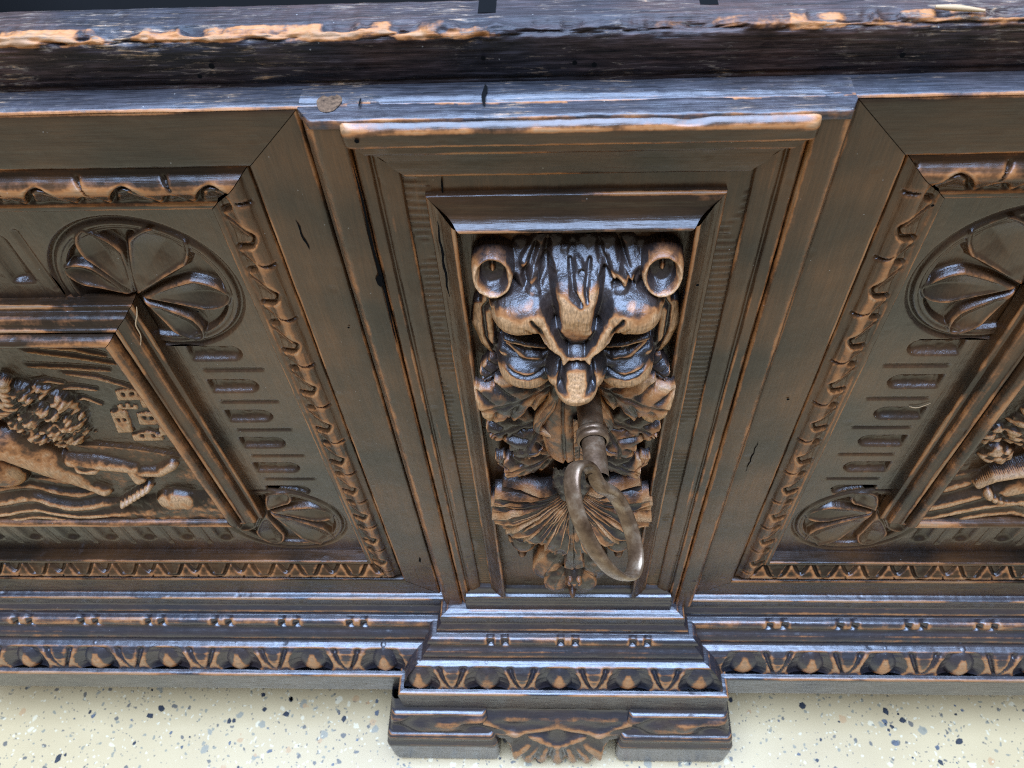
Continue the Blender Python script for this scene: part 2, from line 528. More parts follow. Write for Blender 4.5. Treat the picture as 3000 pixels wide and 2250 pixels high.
# rim board: rough front edge, rounded and chipped
def rim():
    prof = [(20, 15), (19.5, 11.5), (17.8, 11.2), (17.0, 12.0), (16.2, 11.0), (9, 10.6), (3.2, 10.4)]
    prof += [(3.0 - 3.0 * math.sin(t), 13.4 - 3.0 * math.cos(t)) for t in np.linspace(0.15, 1.5, 6)]
    prof += [(-0.2, 18), (-0.1, 27.0), (0.6, 28.4), (6, 29), (20, 29)]
    prof = [(-a, b) for a, b in prof]          # u = -depth below the top; outward normal towards -y
    q, nrm, wear, ss = resample([(p[0], p[1]) for p in prof], 0.7)
    nrm = -nrm if nrm[len(nrm) // 3][1] > 0 else nrm
    xs = svals(X0L, X1R, -215, 190, 0.8)
    U = q[:, 0][None, :] + 0 * xs[:, None]; Y = q[:, 1][None, :] + 0 * xs[:, None]
    X = xs[:, None] + 0 * U
    edge = np.exp(-0.5 * (((-U - 1.2) / 1.7) ** 2)) * (Y < 15.5)
    n1 = fbm(X * 0.035, U * 0.02 + 3, 4) - 0.5
    n2 = fbm(X * 0.22, U * 0.8, 3) - 0.5
    lam = fbm(X * 0.03, U * 2.2 + 9, 3) - 0.5
    n3 = fbm(X * 0.09 + 31, U * 0.5, 3) - 0.5
    dsp = edge * (n1 * 2.6 + n2 * 1.8 - 2.6 * np.clip(np.abs(n3) - 0.12, 0, 1) * 3) + lam * 0.8 * (Y < 17) + n2 * 0.35
    for cx, w, dp in ((31, 11, 2.8), (44, 6, 2.0), (-118, 9, 1.4), (3, 14, 0.8), (105, 16, 0.6)):
        dsp -= dp * np.exp(-0.5 * ((X - cx) / w) ** 2) * edge * (0.6 + 0.8 * fbm(X * 0.3, U * 0.3 + 5))
    Yd = Y + nrm[:, 1][None] * dsp
    Ud = U + nrm[:, 0][None] * dsp
    w = np.clip(edge * 1.15 * (-0.25 + 1.35 * fbm(X * 0.02 + 2, U * 0.15 + 1, 4) + 0.25 * sstep(-60, -160, X)), 0, 1)
    w *= np.where((X > -20) & (X < 70), 0.35, 1.0)
    w = np.clip(w + 0.35 * np.exp(-((X - 110) / 45) ** 2) * edge, 0, 1)
    w *= sstep(0.35, 0.8, edge)
    w = np.clip(w - 0.9 * np.clip(np.abs(n3) - 0.10, 0, 1) * 4 + 0.0 * w, 0, 1)
    P = np.stack([X, Yd, RIMZ + Ud], -1)
    return grid('rim_board', P, W_RIM, chest, w)


rim()
# lock board let into the middle of the rim, with a black slab painting the shade of its slot, and the notch beside it
lb = box('lock_board', -8, 70, 29.3, 58, -150, RIMZ - 1.6, W_LEDGE, chest)
box('slot_shade', 12, 52, 33, 55, RIMZ - 1.5, RIMZ - 1.2, M_CRACK_SHADE, lb)
box('rim_cleat', -200, -16, 29.3, 34, -150, RIMZ - 5, W_LEDGE, chest)

# ------------------------------------------------------------------ framed side panels
T_TOP, T_BOT = -146.8, -528.0
RAILW = 22.5
FLAT = [(-0.0, 14.0), (0.0, 0.6), (0.7, 0.0), (21.9, 0.0), (22.5, 0.6), (22.6, 5.0)]
LEAF = [(22.6, 5.0), (23.3, 5.2), (24.0, 3.2), (25.2, 2.9), (26.6, 2.0), (27.8, 0.4)] + [(31.0 - 2.6 * math.cos(t), 0.6 - 1.9 * math.sin(t)) for t in np.linspace(0.5, 2.2, 6)] + \
       [(34.5, 0.4), (37.0, 2.0), (39.2, 3.2), (40.2, 4.1), (40.4, 3.3), (43.0, 3.5), (43.3, 4.2), (43.4, 14.0)]



def leaf_carve(s, u, P):
    """gouge cuts of the leaf moulding; s along the run, u across (24..40)"""
    t = (u - 24.2) / (40.0 - 24.2)
    ph = (s / P) % 1.0
    a = (ph - 0.0 + 0.5) % 1.0 - 0.5         # around the crescent
    b = ph - 0.5                             # around the split leaf
    inside = sstep(0.10, 0.20, t) * (1 - sstep(0.97, 1.0, t))
    d = np.zeros_like(t)
    # crescent
    cx = 0.030 - 0.10 * np.clip((t - 0.05) / 0.5, 0, 1) ** 1.3
    wd = 0.036 * np.clip(1.15 - (t - 0.05) / 0.46, 0, 1)
    d -= 2.0 * np.clip(1 - ((a + cx) / np.maximum(wd, 1e-3)) ** 2, 0, 1) * (t < 0.62)
    # long pointed cut in the middle of each unit and a short one between
    for c0, t0, hw, dp in ((0.5, 0.30, 0.27, 3.4), (0.0, 0.60, 0.17, 2.6)):
        q = np.abs((ph - c0 + 0.5) % 1.0 - 0.5 + 0.012)
        hwid = hw * np.clip((t - t0) / (1 - t0), 0, 1) ** 0.62
        ins = (t > t0) * sstep(hwid + 0.01, hwid - 0.02, q)
        d -= (0.45 + 0.9 * np.clip(1 - q / np.maximum(hwid, 0.02), 0, 1)) * ins
        d -= dp * 0.8 * np.clip(1 - np.abs(q - hwid + 0.012) / 0.055, 0, 1) * sstep(t0 - 0.03, t0 + 0.03, t)
    return d * inside


def frame_run(name, prof, where, rect, mat, parent, fine=0.8, pstep=0.7, vis=(-1e9, 1e9), carve=None, period=30.5, phase=0.0, mir=False, wamp=1.0, wob=0.25, gap=0.18, base=0.0):
    """one mitred member of a rectangular frame. rect = x0,x1,z0,z1 (outer edge)"""
    x0, x1, z0, z1 = rect
    q, nrm, wr, ss = resample(prof, pstep)
    hor = where in ('top', 'bottom')
    lo, hi = (x0, x1) if hor else (z0, z1)
    s = svals(lo, hi, vis[0], vis[1], fine)
    U = q[:, 0][None, :] + 0 * s[:, None]; Y = q[:, 1][None, :] + 0 * s[:, None]
    fr_ = ((s - lo) / (hi - lo))[:, None]
    S = (lo + U + gap) + fr_ * (hi - lo - 2 * U - 2 * gap)
    dsp = wob * (fbm(S * 0.02 + phase, U * 0.05 + 3, 2) - 0.5) + 0.22 * (fbm(S * 0.15 + phase, U * 0.4, 2) - 0.5)
    w = wr[None, :] * np.clip(-0.62 + 2.1 * fbm(S * 0.03 + phase * 3, U * 0.25 + 7, 3), 0.0, 1.0) * wamp + base
    if carve is not None:
        cv = carve(S - phase, U, period)
        st = np.median(np.diff(s))
        con = convex(cv, 0.8, 1.0)
        dsp = dsp + cv
        tt = (U - 24.2) / 15.8
        w = w + np.clip(con * 0.85, 0, 0.55) + 0.26 * np.exp(-((tt - 0.44) / 0.16) ** 2) * (cv > -0.25)
        w = w - 0.6 * (cv < -1.0)
    Yd = Y + nrm[:, 1][None] * dsp; Ud = U + nrm[:, 0][None] * dsp
    if where == 'top':
        P = np.stack([S, Yd, z1 - Ud], -1)
    elif where == 'bottom':
        P = np.stack([S, Yd, z0 + Ud], -1)
    elif where == 'right':
        P = np.stack([x1 - Ud, Yd, S], -1)
    else:
        P = np.stack([x0 + Ud, Yd, S], -1)
    if mir:
        P[..., 0] = 2 * XC - P[..., 0]
    return grid(name, P, mat, parent, np.clip(w, 0, 1))


PIC = [(0, 14), (0.0, 7.2), (0.4, 6.6), (1.8, 6.4), (2.2, 6.0), (2.6, 3.4), (3.3, 2.2), (4.6, 1.4), (6.2, 0.8), (7.0, 0.2), (7.1, -0.6), (8.2, -0.9), (8.5, -0.5), (8.7, 1.2), (9.3, 1.0)] + \
      [(12.3 - 3.0 * math.cos(t), -0.8 - 4.2 * math.sin(t)) for t in np.linspace(0.05, 2.6, 9)] + [(15.4, 0.5), (15.6, 11.0)]

SLOTS_Z = [-281 - 25.1 * i for i in range(6)]
LINES_Z = [-293.7 - 25.1 * i for i in range(5)]


def border_h(X, Z):
    """depth (mm, negative = cut in) of the fluted border, left panel coordinates"""
    d = np.zeros_like(X)
    # horizontal flutes of the right hand border
    for i, zc in enumerate(SLOTS_Z):
        zc = zc + random.uniform(-0.5, 0.5)
        x0, x1 = -167.5 + random.uniform(-0.6, 0.6), -144.0 + random.uniform(-1, 1)
        hw = 4.9
        inx = sstep(x0 - 0.35, x0 + 0.35, X)
        r = np.hypot(np.maximum(X - (x1 - hw), 0), Z - zc) / hw
        d = np.minimum(d, -3.6 * np.sqrt(np.clip(1 - r ** 2, 0, 1)) * inx * (0.92 + 0.16 * vnoise(X * 0.5, Z * 0.6)))
    for zc in LINES_Z:
        zc = zc + random.uniform(-0.4, 0.4)
        ins = sstep(-166.5, -165.8, X) * (1 - sstep(-137.6, -137, X))
        d = np.minimum(d, -1.7 * np.clip(1 - np.abs(Z - zc) / 1.25, 0, 1) * ins)
    # upright flutes of the top and bottom borders
    for base, z0, z1, up in ((-213.5, -446.5, -470.5, False), (-220.0, -207.5, -234.0, True)):
        for k in range(14):
            xc = base - 25.2 * k
            zr = z1 if not up else z0
            hw = 4.9
            if up:
                r = np.hypot(X - xc, np.maximum(Z - (z0 - hw), 0)) / hw
                ins = sstep(z1 - 0.4, z1 + 0.4, Z)
            else:
                r = np.hypot(X - xc, np.minimum(Z - (z1 + hw), 0)) / hw
                ins = 1 - sstep(z0 - 0.4, z0 + 0.4, Z)
            d = np.minimum(d, -3.6 * np.sqrt(np.clip(1 - r ** 2, 0, 1)) * ins)
            xl = xc - 12.6 if not up else xc + 11.0
            ins = sstep(min(z0, z1) - 4.5, min(z0, z1) - 4.0, Z) * (1 - sstep(max(z0, z1) + 1.5, max(z0, z1) + 2, Z))
            d = np.minimum(d, -1.7 * np.clip(1 - np.abs(X - xl) / 1.25, 0, 1) * ins)
    return d


def rosette_h(X, Z, cz, corner, vf):
    """rosette: ring cut and five teardrop petals fanned round the frame corner; vf=+1 top, -1 bottom"""
    cx = -169.0; rad = 37.0
    r = np.hypot(X - cx, Z - cz)
    d = np.zeros_like(X)
    d -= 2.3 * np.clip(1 - np.abs(r - rad) / 1.8, 0, 1)
    d -= 1.0 * np.clip(1 - np.abs(r - rad + 4.0) / 0.9, 0, 1)
    sunk = sstep(rad - 5.0, rad - 6.6, r) * 3.2
    d -= sunk
    px, pz = corner
    tips = [(-199.5, -226), (-183, -206.5), (-146, -206.5), (-136.5, -244), (-158, -271)]
    hws = [8.0, 10.2, 12.6, 10.4, 8.8]
    best = np.full(X.shape, -9.0)
    for (tx, tz), hw in zip(tips, hws):
        tz = cz + vf * (tz + 238.0)
        dx, dz = tx - px, tz - pz
        L = math.hypot(dx, dz); dx /= L; dz /= L
        a = ((X - px) * dx + (Z - pz) * dz) / L
        b = -(X - px) * dz + (Z - pz) * dx
        # curl the petals a little
        b = b + 1.6 * np.sin(np.clip(a, 0, 1) * 3.1) * (1 if tx < -165 else -1)
        wv = hw * np.where(a < 0.66, np.clip(a / 0.66, 0, 1) ** 0.85, np.sqrt(np.clip(1 - ((a - 0.66) / 0.34) ** 2, 0, 1)))
        e = np.where((a > 0) & (a < 1), wv - np.abs(b), -3.0)
        pet = np.where(e > 0, 0.0, -9.0)
        pet = -3.8 + 5.2 * sstep(-0.5, 2.2, e)
        # hollow bowl inside a rim
        inn = sstep(2.5, 3.2, e) * sstep(0.20, 0.32, a)
        bowl = np.clip((e - 2.5) / np.maximum(hw - 2.5, 1), 0, 1)
        pet = pet - inn * (0.9 + 3.4 * bowl ** 0.8 * sstep(0.15, 0.85, a))
        best = np.where(e > -0.9, np.maximum(best, pet), best)
    d = np.where(best > d, np.where(r < rad - 1.5, best, d), d)
    return np.minimum(d, 1.6)


def border(name, xa, xb, za, zb, stepx, stepz, parent, mir, kind, mat, hidden=None):
    xs = np.arange(xa, xb + stepx * 0.5, stepx) if np.isscalar(stepx) else stepx
    zs = np.arange(za, zb + stepz * 0.5, stepz)
    X, Z = np.meshgrid(xs, zs, indexing='ij')
    if kind == 'plain':
        h = border_h(X, Z)
    else:
        vf = 1 if kind == 'top' else -1
        h = np.minimum(rosette_h(X, Z, -238.0 if vf > 0 else -443.5, (-176.5, -243.5) if vf > 0 else (-176.5, -431.5), vf), 9)
        if vf < 0:
            m = np.hypot(X + 169, Z + 443.5) > 38.8
            hb = border_h(X, Z)
            h = np.where(m, np.minimum(h, hb), h)
        else:
            m = np.hypot(X + 169, Z + 238.0) > 38.8
            hb = border_h(X, Z)
            h = np.where(m, np.minimum(h, hb), h)
    step = zs[1] - zs[0]
    h = blur(h, 0.75)
    con = convex(h, step, 0.9)
    h = h + 0.25 * (fbm(X * 0.05, Z * 0.05) - 0.5) + 0.10 * (fbm(X * 0.4, Z * 0.4) - 0.5)
    w = np.clip(con * 0.9 - 0.12, 0, 1) * 0.55
    P = np.stack([2 * XC - X if mir else X, 12.0 - h, Z], -1)
    keep = None
    if hidden is not None:
        keep = ~((X < hidden[0]) & (Z < hidden[1]) & (Z > hidden[2]))[:-1, :-1]
    return grid(name, P, mat, parent, w, keep)


# ------------------------------------------------------------------ relief pictures


def relief_left(X, Z):
    h = 0.5 * (fbm(X * 0.04, Z * 0.06) - 0.4)
    w = np.zeros_like(X)
    # clouds scratched in the sky
    for a, b, c in (((-243, -277), (-222, -281.5), (-204, -287)), ((-247, -288), (-228, -289.5), (-209, -292)), ((-233, -293.5), (-218, -297), (-203, -306)),
                    ((-249, -300.5), (-243, -299), (-236, -302)), ((-240, -305), (-230, -304.5), (-222, -307)), ((-239, -315), (-232, -313), (-225, -319)), ((-236, -273.5), (-220, -276), (-206, -281))):
        d, p = seg_dist(X, Z, (a, b, c))
        wd = 1.7 * np.sin(np.pi * np.clip(p, 0.02, 0.98)) ** 0.6
        up_ = np.clip(1 - d / wd, 0, 1)
        h = h + 1.1 * up_
        w = np.maximum(w, 0.8 * up_)
        d2, p2 = seg_dist(X, Z - 2.4, (a, b, c))
        h = h - 0.9 * np.clip(1 - d2 / 1.8, 0, 1)
    # ground rising to the front edge, stepped strata
    gl = np.interp(X, [-400, -330, -300, -270, -250, -225, -195], [-392, -392, -386, -392, -394, -388, -384])
    g = sstep(0, 22, gl - Z)
    strat = (0.75 * sstep(-235, -275, X) + 0.12) * np.sin((Z - gl) * 0.85 + 1.6 * np.sin(X * 0.06) + 1.2 * np.sin(X * 0.13)) + 1.5 * (fbm(X * 0.12, Z * 0.12, 3) - 0.5)
    gh = 1.5 + 10.5 * g + strat * sstep(2, 8, gl - Z)
    h = np.where(Z < gl, smax(h, gh, 1.0), h)
    w = np.where(Z < gl, np.clip(0.35 + 0.35 * strat * (X < -262) + 0.45 * (fbm(X * 0.09, Z * 0.12, 3) - 0.45), 0, 1), w)
    # sloping bank behind the legs
    bank = np.interp(X, [-262, -244, -225, -205, -195], [-352, -352.5, -356, -363, -366])
    bh = np.where((X > -262) & (Z < bank), 2.0 + 3.0 * sstep(0, 20, bank - Z), -5)
    w = np.where((bh > h) & (X > -262), 0.25 + 0.3 * (fbm(X * 0.1, Z * 0.2) - 0.5), w)
    h = smax(h, bh, 0.6)
    # bush
    bx = dome(X, Z, -258, -325, 21, 27, 7.5, 8.0, -0.35, 2.4)
    u_ = X * 0.80 + Z * 0.60; v_ = -X * 0.60 + Z * 0.80
    wx_ = 3.0 * (fbm(X * 0.08, Z * 0.08, 2) - 0.5)
    leafy = 1.0 - np.clip(cells(u_ / 7.5 + wx_, v_ / 2.6, 1), 0, 1)
    leafy2 = 1.0 - np.clip(cells(u_ / 4.2, v_ / 1.5 + wx_, 2), 0, 1)
    tuft = 0.6 * leafy + 0.4 * leafy2 - 0.55
    lobes = np.abs(np.sin(X * 0.23 + Z * 0.12)) * np.abs(np.sin(X * 0.10 - Z * 0.21 + 1.0))
    bx = bx + 5.0 * tuft + 4.0 * (lobes - 0.3) + 2.4 * (fbm(X * 0.07, Z * 0.07, 2) - 0.5)
    m = bx > h
    w = np.where(m, np.clip(0.14 + 1.6 * tuft + 0.9 * (fbm(X * 0.12, Z * 0.12, 2) - 0.5), 0, 1), w)
    h = np.maximum(h, np.where(bx > 0.5, bx, -5))
    # tree trunk at the upper left edge
    tr = ridge(X, Z, [(-262, -296), (-266, -312), (-283, -320), (-310, -322)], [3, 4, 6, 8], [7, 9, 10, 11])
    tr = tr + 0.6 * np.sin(Z * 1.7 + X * 0.6)
    w = np.where(tr > h, 0.2, w); h = np.maximum(h, tr)
    # houses on the hill
    for hx, hz, ww, hh, dep in ((-208.5, -309.5, 6, 4.6, 2.6), (-200, -315, 5, 6, 2.2), (-221, -332, 4.6, 9.5, 3.6), (-207, -330, 5.5, 5.5, 2.4), (-213.5, -345.5, 8.5, 4.2, 3.0), (-199.5, -338, 5.5, 7, 2.6), (-213, -319.5, 5.5, 2.6, 1.8)):
        xx = X - hx - 0.22 * (Z - hz)
        e = np.minimum(ww - np.abs(xx), np.minimum(hh + (Z - hz), hh * 1.15 - (Z - hz) - 0.35 * np.abs(xx)))
        dep = dep * 0.62
        bl = -5 + (5 + dep) * sstep(-0.5, 0.7, e) + 1.1 * (fbm(X * 0.25, Z * 0.25, 2) - 0.5)
        win = np.zeros_like(X)
        for wx in (-0.3, 0.42):
            for wz in (0.25,):
                win = np.maximum(win, sstep(-0.1, 0.5, np.minimum(1.0 - np.abs(xx - wx * ww), 1.5 - np.abs(Z - hz - wz * hh))))
        bl = bl - 1.7 * win
        m = bl > h
        w = np.where(m, np.clip(0.72 - 0.9 * win + 0.7 * (fbm(X * .3, Z * .3) - 0.5), 0, 1), w)
        h = np.maximum(h, bl)
    # legs, feet
    def limb(pts, ws, tops, wv, k=0.5):
        nonlocal h, w
        r = ridge(X, Z, pts, ws, tops)
        m = r > h
        w = np.where(m, wv + 0.5 * (fbm(X * 0.12, Z * 0.12) - 0.5), w)
        h = smax(h, np.maximum(r, -9), k)
    limb([(-335, -352), (-305, -340), (-286, -345), (-275, -362), (-262, -387)], [15, 14, 12, 9.0, 4.8], [13, 15, 15, 13, 9], 0.62)
    limb([(-262, -387), (-256, -392.5)], [4.6, 3.6], [9, 10], 0.75)
    limb([(-262, -364), (-245, -366), (-230, -371)], [5.5, 5.5, 4.2], [8, 9, 8], 0.6)
    limb([(-232, -371), (-230.5, -379.5)], [4.0, 3.6], [8, 10], 0.8)
    limb([(-229, -374), (-217, -374), (-208, -368.5)], [3.8, 3.4, 2.4], [8, 8.5, 8], 0.55)
    limb([(-258, -368), (-251, -369.5)], [2.6, 2.2], [10, 10], 0.75)
    bag = dome(X, Z, -308, -376, 13, 15, 11, 11)
    m = bag > h; w = np.where(m, 0.35, w); h = smax(h, np.maximum(bag, -9), 0.6)
    # plaited strap and a tuft of grass
    for k in range(7):
        t = k / 6
        b = dome(X, Z, -228 - 21 * t, -386.5 - 17 * t, 2.0, 1.7, 12.4, 3, 0.6)
        w = np.where(b > h, 0.65, w); h = np.maximum(h, b)
    ft = dome(X, Z, -216, -402, 13, 9, 12.5, 6) + 2.2 * (fbm(X * 0.35, Z * 0.15) - 0.5)
    w = np.where(ft > h, 0.75, w); h = np.maximum(h, ft)
    # one rock above the ground edge
    return h, w


def relief_right(X, Z):
    """coordinates are those of the left panel mirrored (X < 0)"""
    h = 0.5 * (fbm(X * 0.04 + 9, Z * 0.06) - 0.4)
    w = np.zeros_like(X)
    gl = np.interp(X, [-400, -280, -240, -205, -190], [-385, -380, -372, -384, -388])
    g = sstep(0, 26, gl - Z)
    st = np.sin((Z - gl) * 0.62 + 1.4 * np.sin(X * 0.09))
    gh = 1.5 + 9.5 * g + 0.9 * st * sstep(2, 8, gl - Z)
    h = np.where(Z < gl, smax(h, gh, 1), h)
    w = np.where(Z < gl, np.clip(0.28 + 0.35 * st + 0.9 * (fbm(X * .09, Z * .12, 3) - .5), 0, 1), w)
    # rocks and shrubs
    tuft = 0.75 * (0.45 - np.clip(cells((X * 0.8 - Z * 0.6) / 5.5, (X * 0.6 + Z * 0.8) / 3.0, 3), 0, 1)) + 0.4 * (fbm(X * 0.3, Z * 0.3, 2) - 0.5)
    for cx, cz, rx, rz, pk in ((-226, -332, 17, 22, 8), (-215, -362, 9, 8, 6), (-238, -352, 18, 10, 9), (-205, -345, 8, 8, 3.5), (-250, -330, 18, 24, 9)):
        b = dome(X, Z, cx, cz, rx, rz, pk, pk, 0.3, 2.3) + 5.0 * tuft
        m = b > h
        w = np.where(m, np.clip(0.35 + 2.2 * tuft, 0, 1), w); h = np.maximum(h, np.where(b > 0.4, b, -5))

    def limb(pts, ws, tops, wv):
        nonlocal h, w
        r = ridge(X, Z, pts, ws, tops)
        m = r > h
        w = np.where(m, wv + 0.4 * (fbm(X * .12, Z * .12) - .5), w)
        h = smax(h, np.maximum(r, -9), 0.5)
    limb([(-262, -366), (-246, -377), (-236, -388), (-231, -393)], [11, 9.5, 7.5, 5.5], [14, 13, 12, 10], 0.55)
    limb([(-214, -387), (-219, -378), (-240, -364), (-262, -356)], [1.6, 1.8, 2, 2], [9, 11, 15, 16], 0.1)
    for k, (tx, tz) in enumerate(((-221.5, -393.5), (-225.5, -396.3), (-229.2, -398), (-232.8, -399), (-236.2, -399))):
        b = dome(X, Z, tx, tz, 2.5 - 0.15 * k, 3.6 - 0.2 * k, 12.5, 5, -0.35)
        w = np.where(b > h, 0.62, w); h = np.maximum(h, b)
    return h, w


def side_panel(mir):
    rect = (X0L, -80.5, T_BOT, T_TOP)
    vt = (-225, -70) if not mir else (-165, -70)
    vb = (-420, -70) if not mir else (-330, -70)
    rm = dict(mir=mir)
    visz = (-600, 0)
    ph = 3.7 if mir else 0.0
    fr = {}
    for where, mat, vis, phs in (('top', W_X, vt, -134.0 - ph), ('right', W_Z, visz, -276.5), ('bottom', W_X, vb, -147.8 + ph), ('left', W_Z, (0, 0), 0)):
        nm = 'frame_rail' if where in ('top', 'bottom') else 'frame_stile'
        fr[where] = frame_run(nm, FLAT, where, rect, mat, chest, fine=2.0, pstep=1.2, vis=vis, phase=0.37 + ph, **rm)
        frame_run('leaf_moulding', LEAF, where, rect, W_FR if where in ('top', 'bottom') else W_FRZ, fr[where], fine=0.7, pstep=0.62, vis=vis,
                  carve=leaf_carve if where != 'left' else None, period=30.6, phase=phs, wamp=0.8, **rm)
    # fluted border with its corner rosettes
    vis_x = svals(X0L + 42, -207.0, -400 if not mir else -330, -207, 0.65, 14.0)
    bt = border('fluted_border', 0, 0, -244.0, -188.5, vis_x, 0.65, chest, mir, 'plain', W_BORD)
    bb = border('fluted_border', 0, 0, -486.0, -430.0, vis_x, 0.65, chest, mir, 'plain', W_BORD)
    br = border('fluted_border', -177.5, -122.5, -405.5, -276.0, 0.6, 0.6, chest, mir, 'plain', W_BORD)
    border('rosette', -207.0, -122.5, -276.0, -188.5, 0.45, 0.45, bt, mir, 'top', W_BORD, hidden=(-181, -247, -300))
    border('rosette', -207.0, -122.5, -486.0, -405.5, 0.45, 0.45, bb, mir, 'bottom', W_BORD, hidden=(-181, -300, -427))
    # picture frame
    prect = (X0L + 96.5, -177.0, -431.5, -243.3)
    for where, mat, vis in (('top', W_FR, (-260, 0)), ('right', W_FRZ, visz), ('bottom', W_FR, (-360, 0)), ('left', W_FRZ, (0, 0))):
        frame_run('picture_moulding', PIC, where, prect, mat, chest, fine=2.0, pstep=0.5, vis=vis, phase=1.3 + ph, wamp=1.15, wob=0.5, base=0.10 if where != 'right' else 0.06, **rm)
    # carved picture
    xs = svals(X0L + 108, -190.0, -345 if not mir else -275, -190, 0.55, 14.0)
    zs = np.arange(-420.5, -256.0, 0.55)
    X, Z = np.meshgrid(xs, zs, indexing='ij')
    h, w = (relief_right if mir else relief_left)(X, Z)
    h = h - 0.7 * np.abs(fbm(X * 0.3, Z * 0.3, 2) - 0.5)
    h = blur(h, 0.5)
    con = convex(h, 0.55, 1.2)
    gz = blur(np.gradient(h, 0.55, axis=1), 1.5)
    w = np.clip(w * 0.72 + con * 0.9 - 0.4 * sstep(0.2, 1.0, -gz), 0, 1)
    P = np.stack([2 * XC - X if mir else X, 10.5 - h, Z], -1)
    grid('relief_panel', P, W_REL, chest, w)


side_panel(False)
side_panel(True)

# ------------------------------------------------------------------ pilaster in the middle
pil = grid('pilaster_board', np.array([[[x, y, z] for z in np.linspace(-528, -147.0, 40)] for x, y in
          [(-80.3, 13), (-80.2, 0.5), (-78.5, -4), (-75.2, -8), (-73.5, -8.2), (-66.5, -8), (-65.4, -7.2), (-65.3, 2)]]), W_Z, chest,
          wear=np.array([[v * (0.5 + 0.7 * vnoise(i * 0.35, 3 + k)) for i in range(40)] for k, v in enumerate((0, 0, 0.2, 0.62, 0.1, 0.1, 0.6, 0))]))
pr_ = grid('pilaster_stile', np.array([[[x, y, z] for z in np.linspace(-528, -147.0, 40)] for x, y in
          [(91.5, 13), (91.2, 0.5), (90.2, -5), (88.2, -8), (86.5, -8.2), (80, -8), (79, -7.2), (78.9, 2)]]), W_Z, chest,
          wear=np.array([[v * (0.5 + 0.7 * vnoise(i * 0.35, 13 + k)) for i in range(40)] for k, v in enumerate((0, 0, 0.1, 0.6, 0.1, 0.15, 0.75, 0))]))
pil.name = 'pilaster_stile'
# ledge on top of frames and pilaster
def ledge():
    xs = svals(X0L, X1R, -220, 200, 1.6)
    ys = np.array([14.5, 10.8, 9.0, 6.0, 3.0, 1.2, 0.4, 0.1])
    X, Y = np.meshgrid(xs, ys, indexing='ij')
    Z = -146.3 + 0.5 * (fbm(X * 0.05, Y * 0.3) - 0.5)
    Z[:, -2] -= 0.2; Z[:, -1] -= 0.9
    w = np.zeros_like(X); w[:, -2:] = 0.75
    w *= 0.3 + fbm(X * 0.04, Y * 0 + 3, 3)
    grid('rail_ledge', np.stack([X, Y, Z], -1), W_LEDGE, chest, w)


ledge()


def pil_top():
    xs = svals(-80.2, 91.2, -85, 95, 0.9)
    ys = np.array([9.0, 5, 2.2, 1.4, 0.8, 0.2, -2, -4.5, -6.6, -7.6, -8.0, -8.3, -8.35])
    X, Y = np.meshgrid(xs, ys, indexing='ij')
    Y = np.where(Y < 0, Y * np.clip(np.minimum((X + 81.0) / 5.5, (92.0 - X) / 3.5), 0.1, 1), Y)
    Z = -145.9 + 0.9 * (fbm(X * 0.05, Y * 0.25 + 4) - 0.5) + 0.5 * (fbm(X * 0.3, Y * 0.9) - 0.5)
    Z -= 1.0 * np.exp(-((Y - 1.0) / 0.7) ** 2) * (fbm(X * 0.08, Y * 0 + 2) > 0.42)
    Z[:, -3] -= 0.2; Z[:, -2] -= 0.6; Z[:, -1] -= 3
    w = np.zeros_like(X)
    w[:, 3:6] = 0.55 * (fbm(X * 0.15, Y + 5, 3) > 0.55)[:, 3:6]
    w[:, -3:] = 0.7 * fbm(X * 0.1, Y * 0 + 8, 2)[:, -3:]
    grid('pilaster_cap', np.stack([X, Y, Z], -1), W_LEDGE, chest, w)


pil_top()

PRECT = (-65.5, 79.0, -540.0, -146.6)
# heavy bar across the top, then fillet and cavetto running round
BAR = [(0.0, 3.0), (0.1, -8.6), (0.5, -9.8), (1.3, -10.8), (2.4, -11.3), (7.4, -11.2), (7.9, -10.6), (8.0, -7.0)]


def bar():
    q, nrm, wr, ss = resample(BAR, 0.5)
    xs = svals(-66.0, 79.5, -90, 90, 0.7)
    U = q[:, 0][None] + 0 * xs[:, None]; Y = q[:, 1][None] + 0 * xs[:, None]; X = xs[:, None] + 0 * U
    endd = np.minimum(X - xs[0], xs[-1] - X)
    Y = Y + 2.0 * np.exp(-(endd / 0.9)) * (Y < -7)
    dsp = 0.5 * (fbm(X * 0.03, U * 0.1) - 0.5) + 0.35 * (fbm(X * 0.2, U * 0.5) - 0.5)
    dsp -= 0.8 * np.exp(-((X - 40) / 5) ** 2) * np.exp(-((U - 0.5) / 1.0) ** 2)
    w = np.clip(wr[None] * (0.0 + 1.0 * fbm(X * 0.06, U * 0.3, 3)), 0, 1)
    w += 0.45 * np.exp(-((U - 2.2) / 0.9) ** 2) * sstep(0.40, 0.65, fbm(X * 0.07 + 9, U * 0.2, 3))
    w += 0.6 * np.exp(-(endd / 5)) * (U < 4)
    P = np.stack([X, Y + nrm[:, 1][None] * dsp, -146.6 - U - nrm[:, 0][None] * dsp], -1)
    b = grid('top_bar', P, W_X, chest, np.clip(w, 0, 1))
    for xe, nx in ((xs[0], -1), (xs[-1], 1)):
        pts = [(xe, a[1] + (2.0 if a[1] < -7 else 0), -146.6 - a[0]) for a in q]
        poly('bar_end', pts, [tuple(range(len(pts)))], W_X, b)


